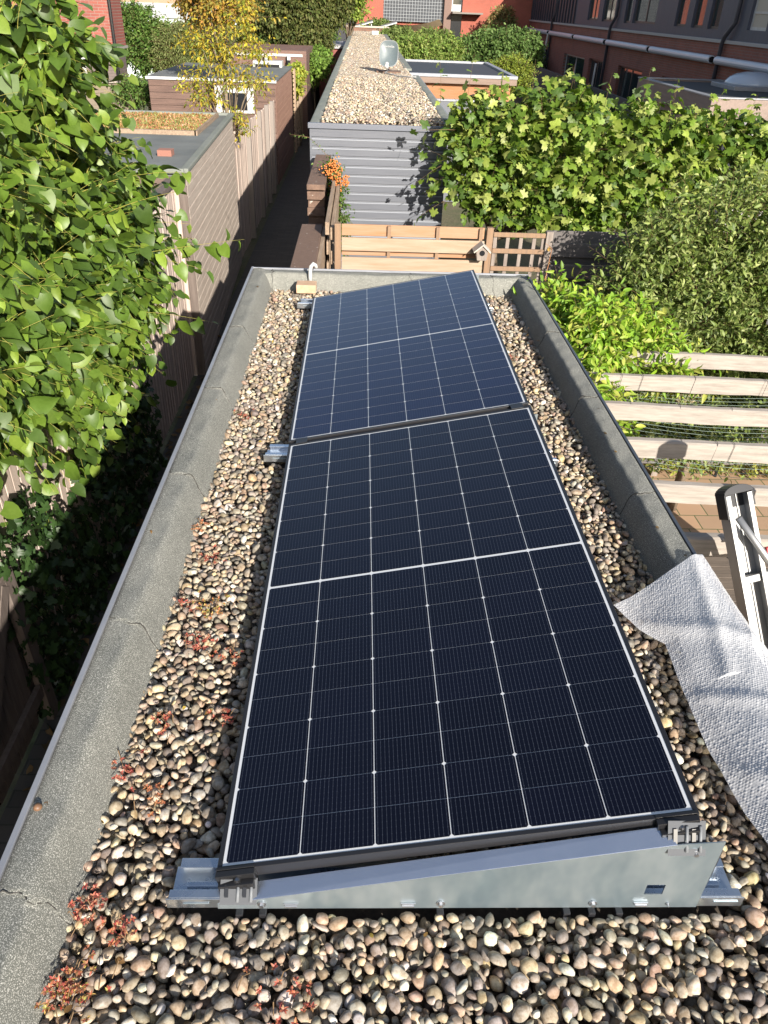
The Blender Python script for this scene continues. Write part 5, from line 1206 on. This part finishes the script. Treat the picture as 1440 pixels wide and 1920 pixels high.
tree('fence_creeper', 'yellow green creeper growing over the tan slatted fence', 'creeper', [((-1.75, 25.4, -.12), (.14, .75, .22)), ((-1.72, 26.6, -.25), (.12, .6, .25)), ((-1.68, 25.0, -.4), (.08, .5, .3))], 200, 12, .09, 'heart', [(.34, .36, .05), (.42, .40, .07), (.22, .30, .05)], m_leaf_far, .35, base=(-1.62, 25.5, GZ), trunk_r=.02, droop=.5)
tree('alley_bush', 'bright green bush at the far left end of the alley', 'bush', [((-1.35, 29.3, -.25), (.4, .8, .45)), ((-1.2, 31, -.1), (.35, .8, .4))], 300, 12, .10, 'oval', [(.14, .24, .04), (.2, .3, .06), (.1, .17, .03)], m_leaf_far, .35, base=(-1.4, 29.5, GZ), trunk_r=.03)
# hedges and bushes behind the orange shed
for (nm, lab, cat_, el, n, sz_, pal) in (
    ('garden_tree', 'leafy green bush just behind the orange shed roof left of the pale gate', 'bush', [((2.0, 28, .25), (.9, .9, .65)), ((2.9, 29, .3), (.8, .8, .6))], 800, .10, [(.16, .24, .05), (.22, .30, .07), (.11, .17, .035), (.26, .30, .09)]),
    ('garden_tree', 'dark green tree with large leaves between the orange shed and the brick row', 'tree', [((5.0, 31, .35), (1.25, 1.0, .75)), ((4.0, 31, .2), (.8, .8, .6)), ((6.2, 33, .3), (1.0, .8, .8))], 1100, .12, [(.10, .17, .045), (.15, .22, .07), (.07, .12, .03)]),
    ('conifer_bush', 'rounded yellow green conifer beside the right end of the orange shed', 'bush', [((4.7, 25.4, .0), (.75, .6, .5))], 650, .06, [(.20, .25, .03), (.26, .30, .05), (.13, .18, .03)]),
    ('red_leaved_shrub', 'reddish climbing shrub against the orange house wall', 'shrub', [((8.0, 50, .9), (.9, .5, .9)), ((7.6, 49, .4), (1.2, .5, .5))], 420, .13, [(.25, .16, .07), (.3, .2, .1), (.16, .2, .07)]),
    ('low_bushes', 'olive green bushes in front of the shade sail', 'bush', [((1.9, 40, .3), (1.2, .8, .5)), ((3.6, 42, .25), (1.2, .8, .45)), ((1.0, 46, .55), (.9, .8, .4))], 700, .13, [(.15, .21, .06), (.2, .25, .08), (.11, .15, .04)]),
    ('shade_bush', 'dark bush in the shade below the awnings of the brick row', 'bush', [((9.0, 46, -.8), (.7, 3, .8)), ((8.9, 52, -.3), (.8, 2.5, 1.0))], 500, .15, [(.05, .09, .03), (.08, .12, .04)]),
    ('garden_bush', 'small dark bush below the white framed door', 'bush', [((7.0, 27, -.9), (1.0, 1.2, .6)), ((6.6, 23, -.9), (.9, 1.5, .7))], 500, .10, [(.06, .11, .03), (.09, .14, .04)]),
    ('back_hedge', 'wide hedge closing the gardens left of the dark evergreen', 'hedge', [((-7, 40, -.2), (3.5, 1, 1.0)), ((-3, 42, .1), (2.5, 1, 1.2))], 900, .16, GB)):
    c = el[0][0]; tree(nm, lab, cat_, el, n, 13, sz_, 'oval', pal, m_leaf_far, .4, base=(c[0], c[1], GZ), trunk_r=.04, hemi=(0, -.85, .4), twig_r=.006)
# dry shoot poking over the back right corner of the roof
t = MB(); t.tube([(1.56, 4.3, -.55), (1.58, 4.28, -.2), (1.545, 4.27, .10), (1.555, 4.25, .30), (1.50, 4.22, .34)], [.004, .003, .003, .002, .001], 5)
vt = t.build('dry_shoot', M_('reddish_stem', (.34, .15, .07), .7)); tag(vt, 'thin reddish dry shoot rising past the back right corner of the roof', 'shoot')
q = np.array([(1.575, 4.28, -.2), (1.56, 4.27, -.05), (1.545, 4.27, .08), (1.55, 4.25, .2), (1.54, 4.25, .28)]); leaves_mesh('leaf', q, rng.normal(size=q.shape)+[0, 0, .3], rng.normal(size=q.shape)+[0, -1, 1], np.full(5, .035), 'oval', m_leaf_soft, vt, [(.4, .2, .08), (.5, .3, .1)])
tree('garage_ivy_tip', 'sparse twigs with small leaves reaching over the garage edge near the climber', 'twig', [((1.55, 4.05, -.02), (.08, .12, .08))], 8, 6, .045, 'oval', GJ, m_leaf_soft, .15, base=(1.55, 4.1, GZ), trunk_r=0)

# small fallen leaves and twigs on the roof and its kerbs
n = 110; x = rng.uniform(-.43, 1.40, n); y = rng.uniform(-.5, 4.2, n); k = (x < .0) | (x > 1.02) | (y < -.1); x, y = x[k], y[k]
z = np.where((x < -.36) | (x > 1.34), .103, np.where((x < -.27) | (x > 1.25), .045, .024)); P = np.stack([x, y, z], 1)
D = rng.normal(size=P.shape); D[:, 2] *= .15; N_ = rng.normal(size=P.shape)*.35; N_[:, 2] += 1
tag(leaves_mesh('leaf_litter', P, D, N_, rng.uniform(.010, .024, len(P)), 'oval', m_leaf_far, None, [(.30, .17, .05), (.22, .12, .05), (.36, .26, .06), (.14, .09, .05)], .3), 'tiny dry leaves fallen on the roof pebbles and kerbs', 'leaf litter', kind='stuff')
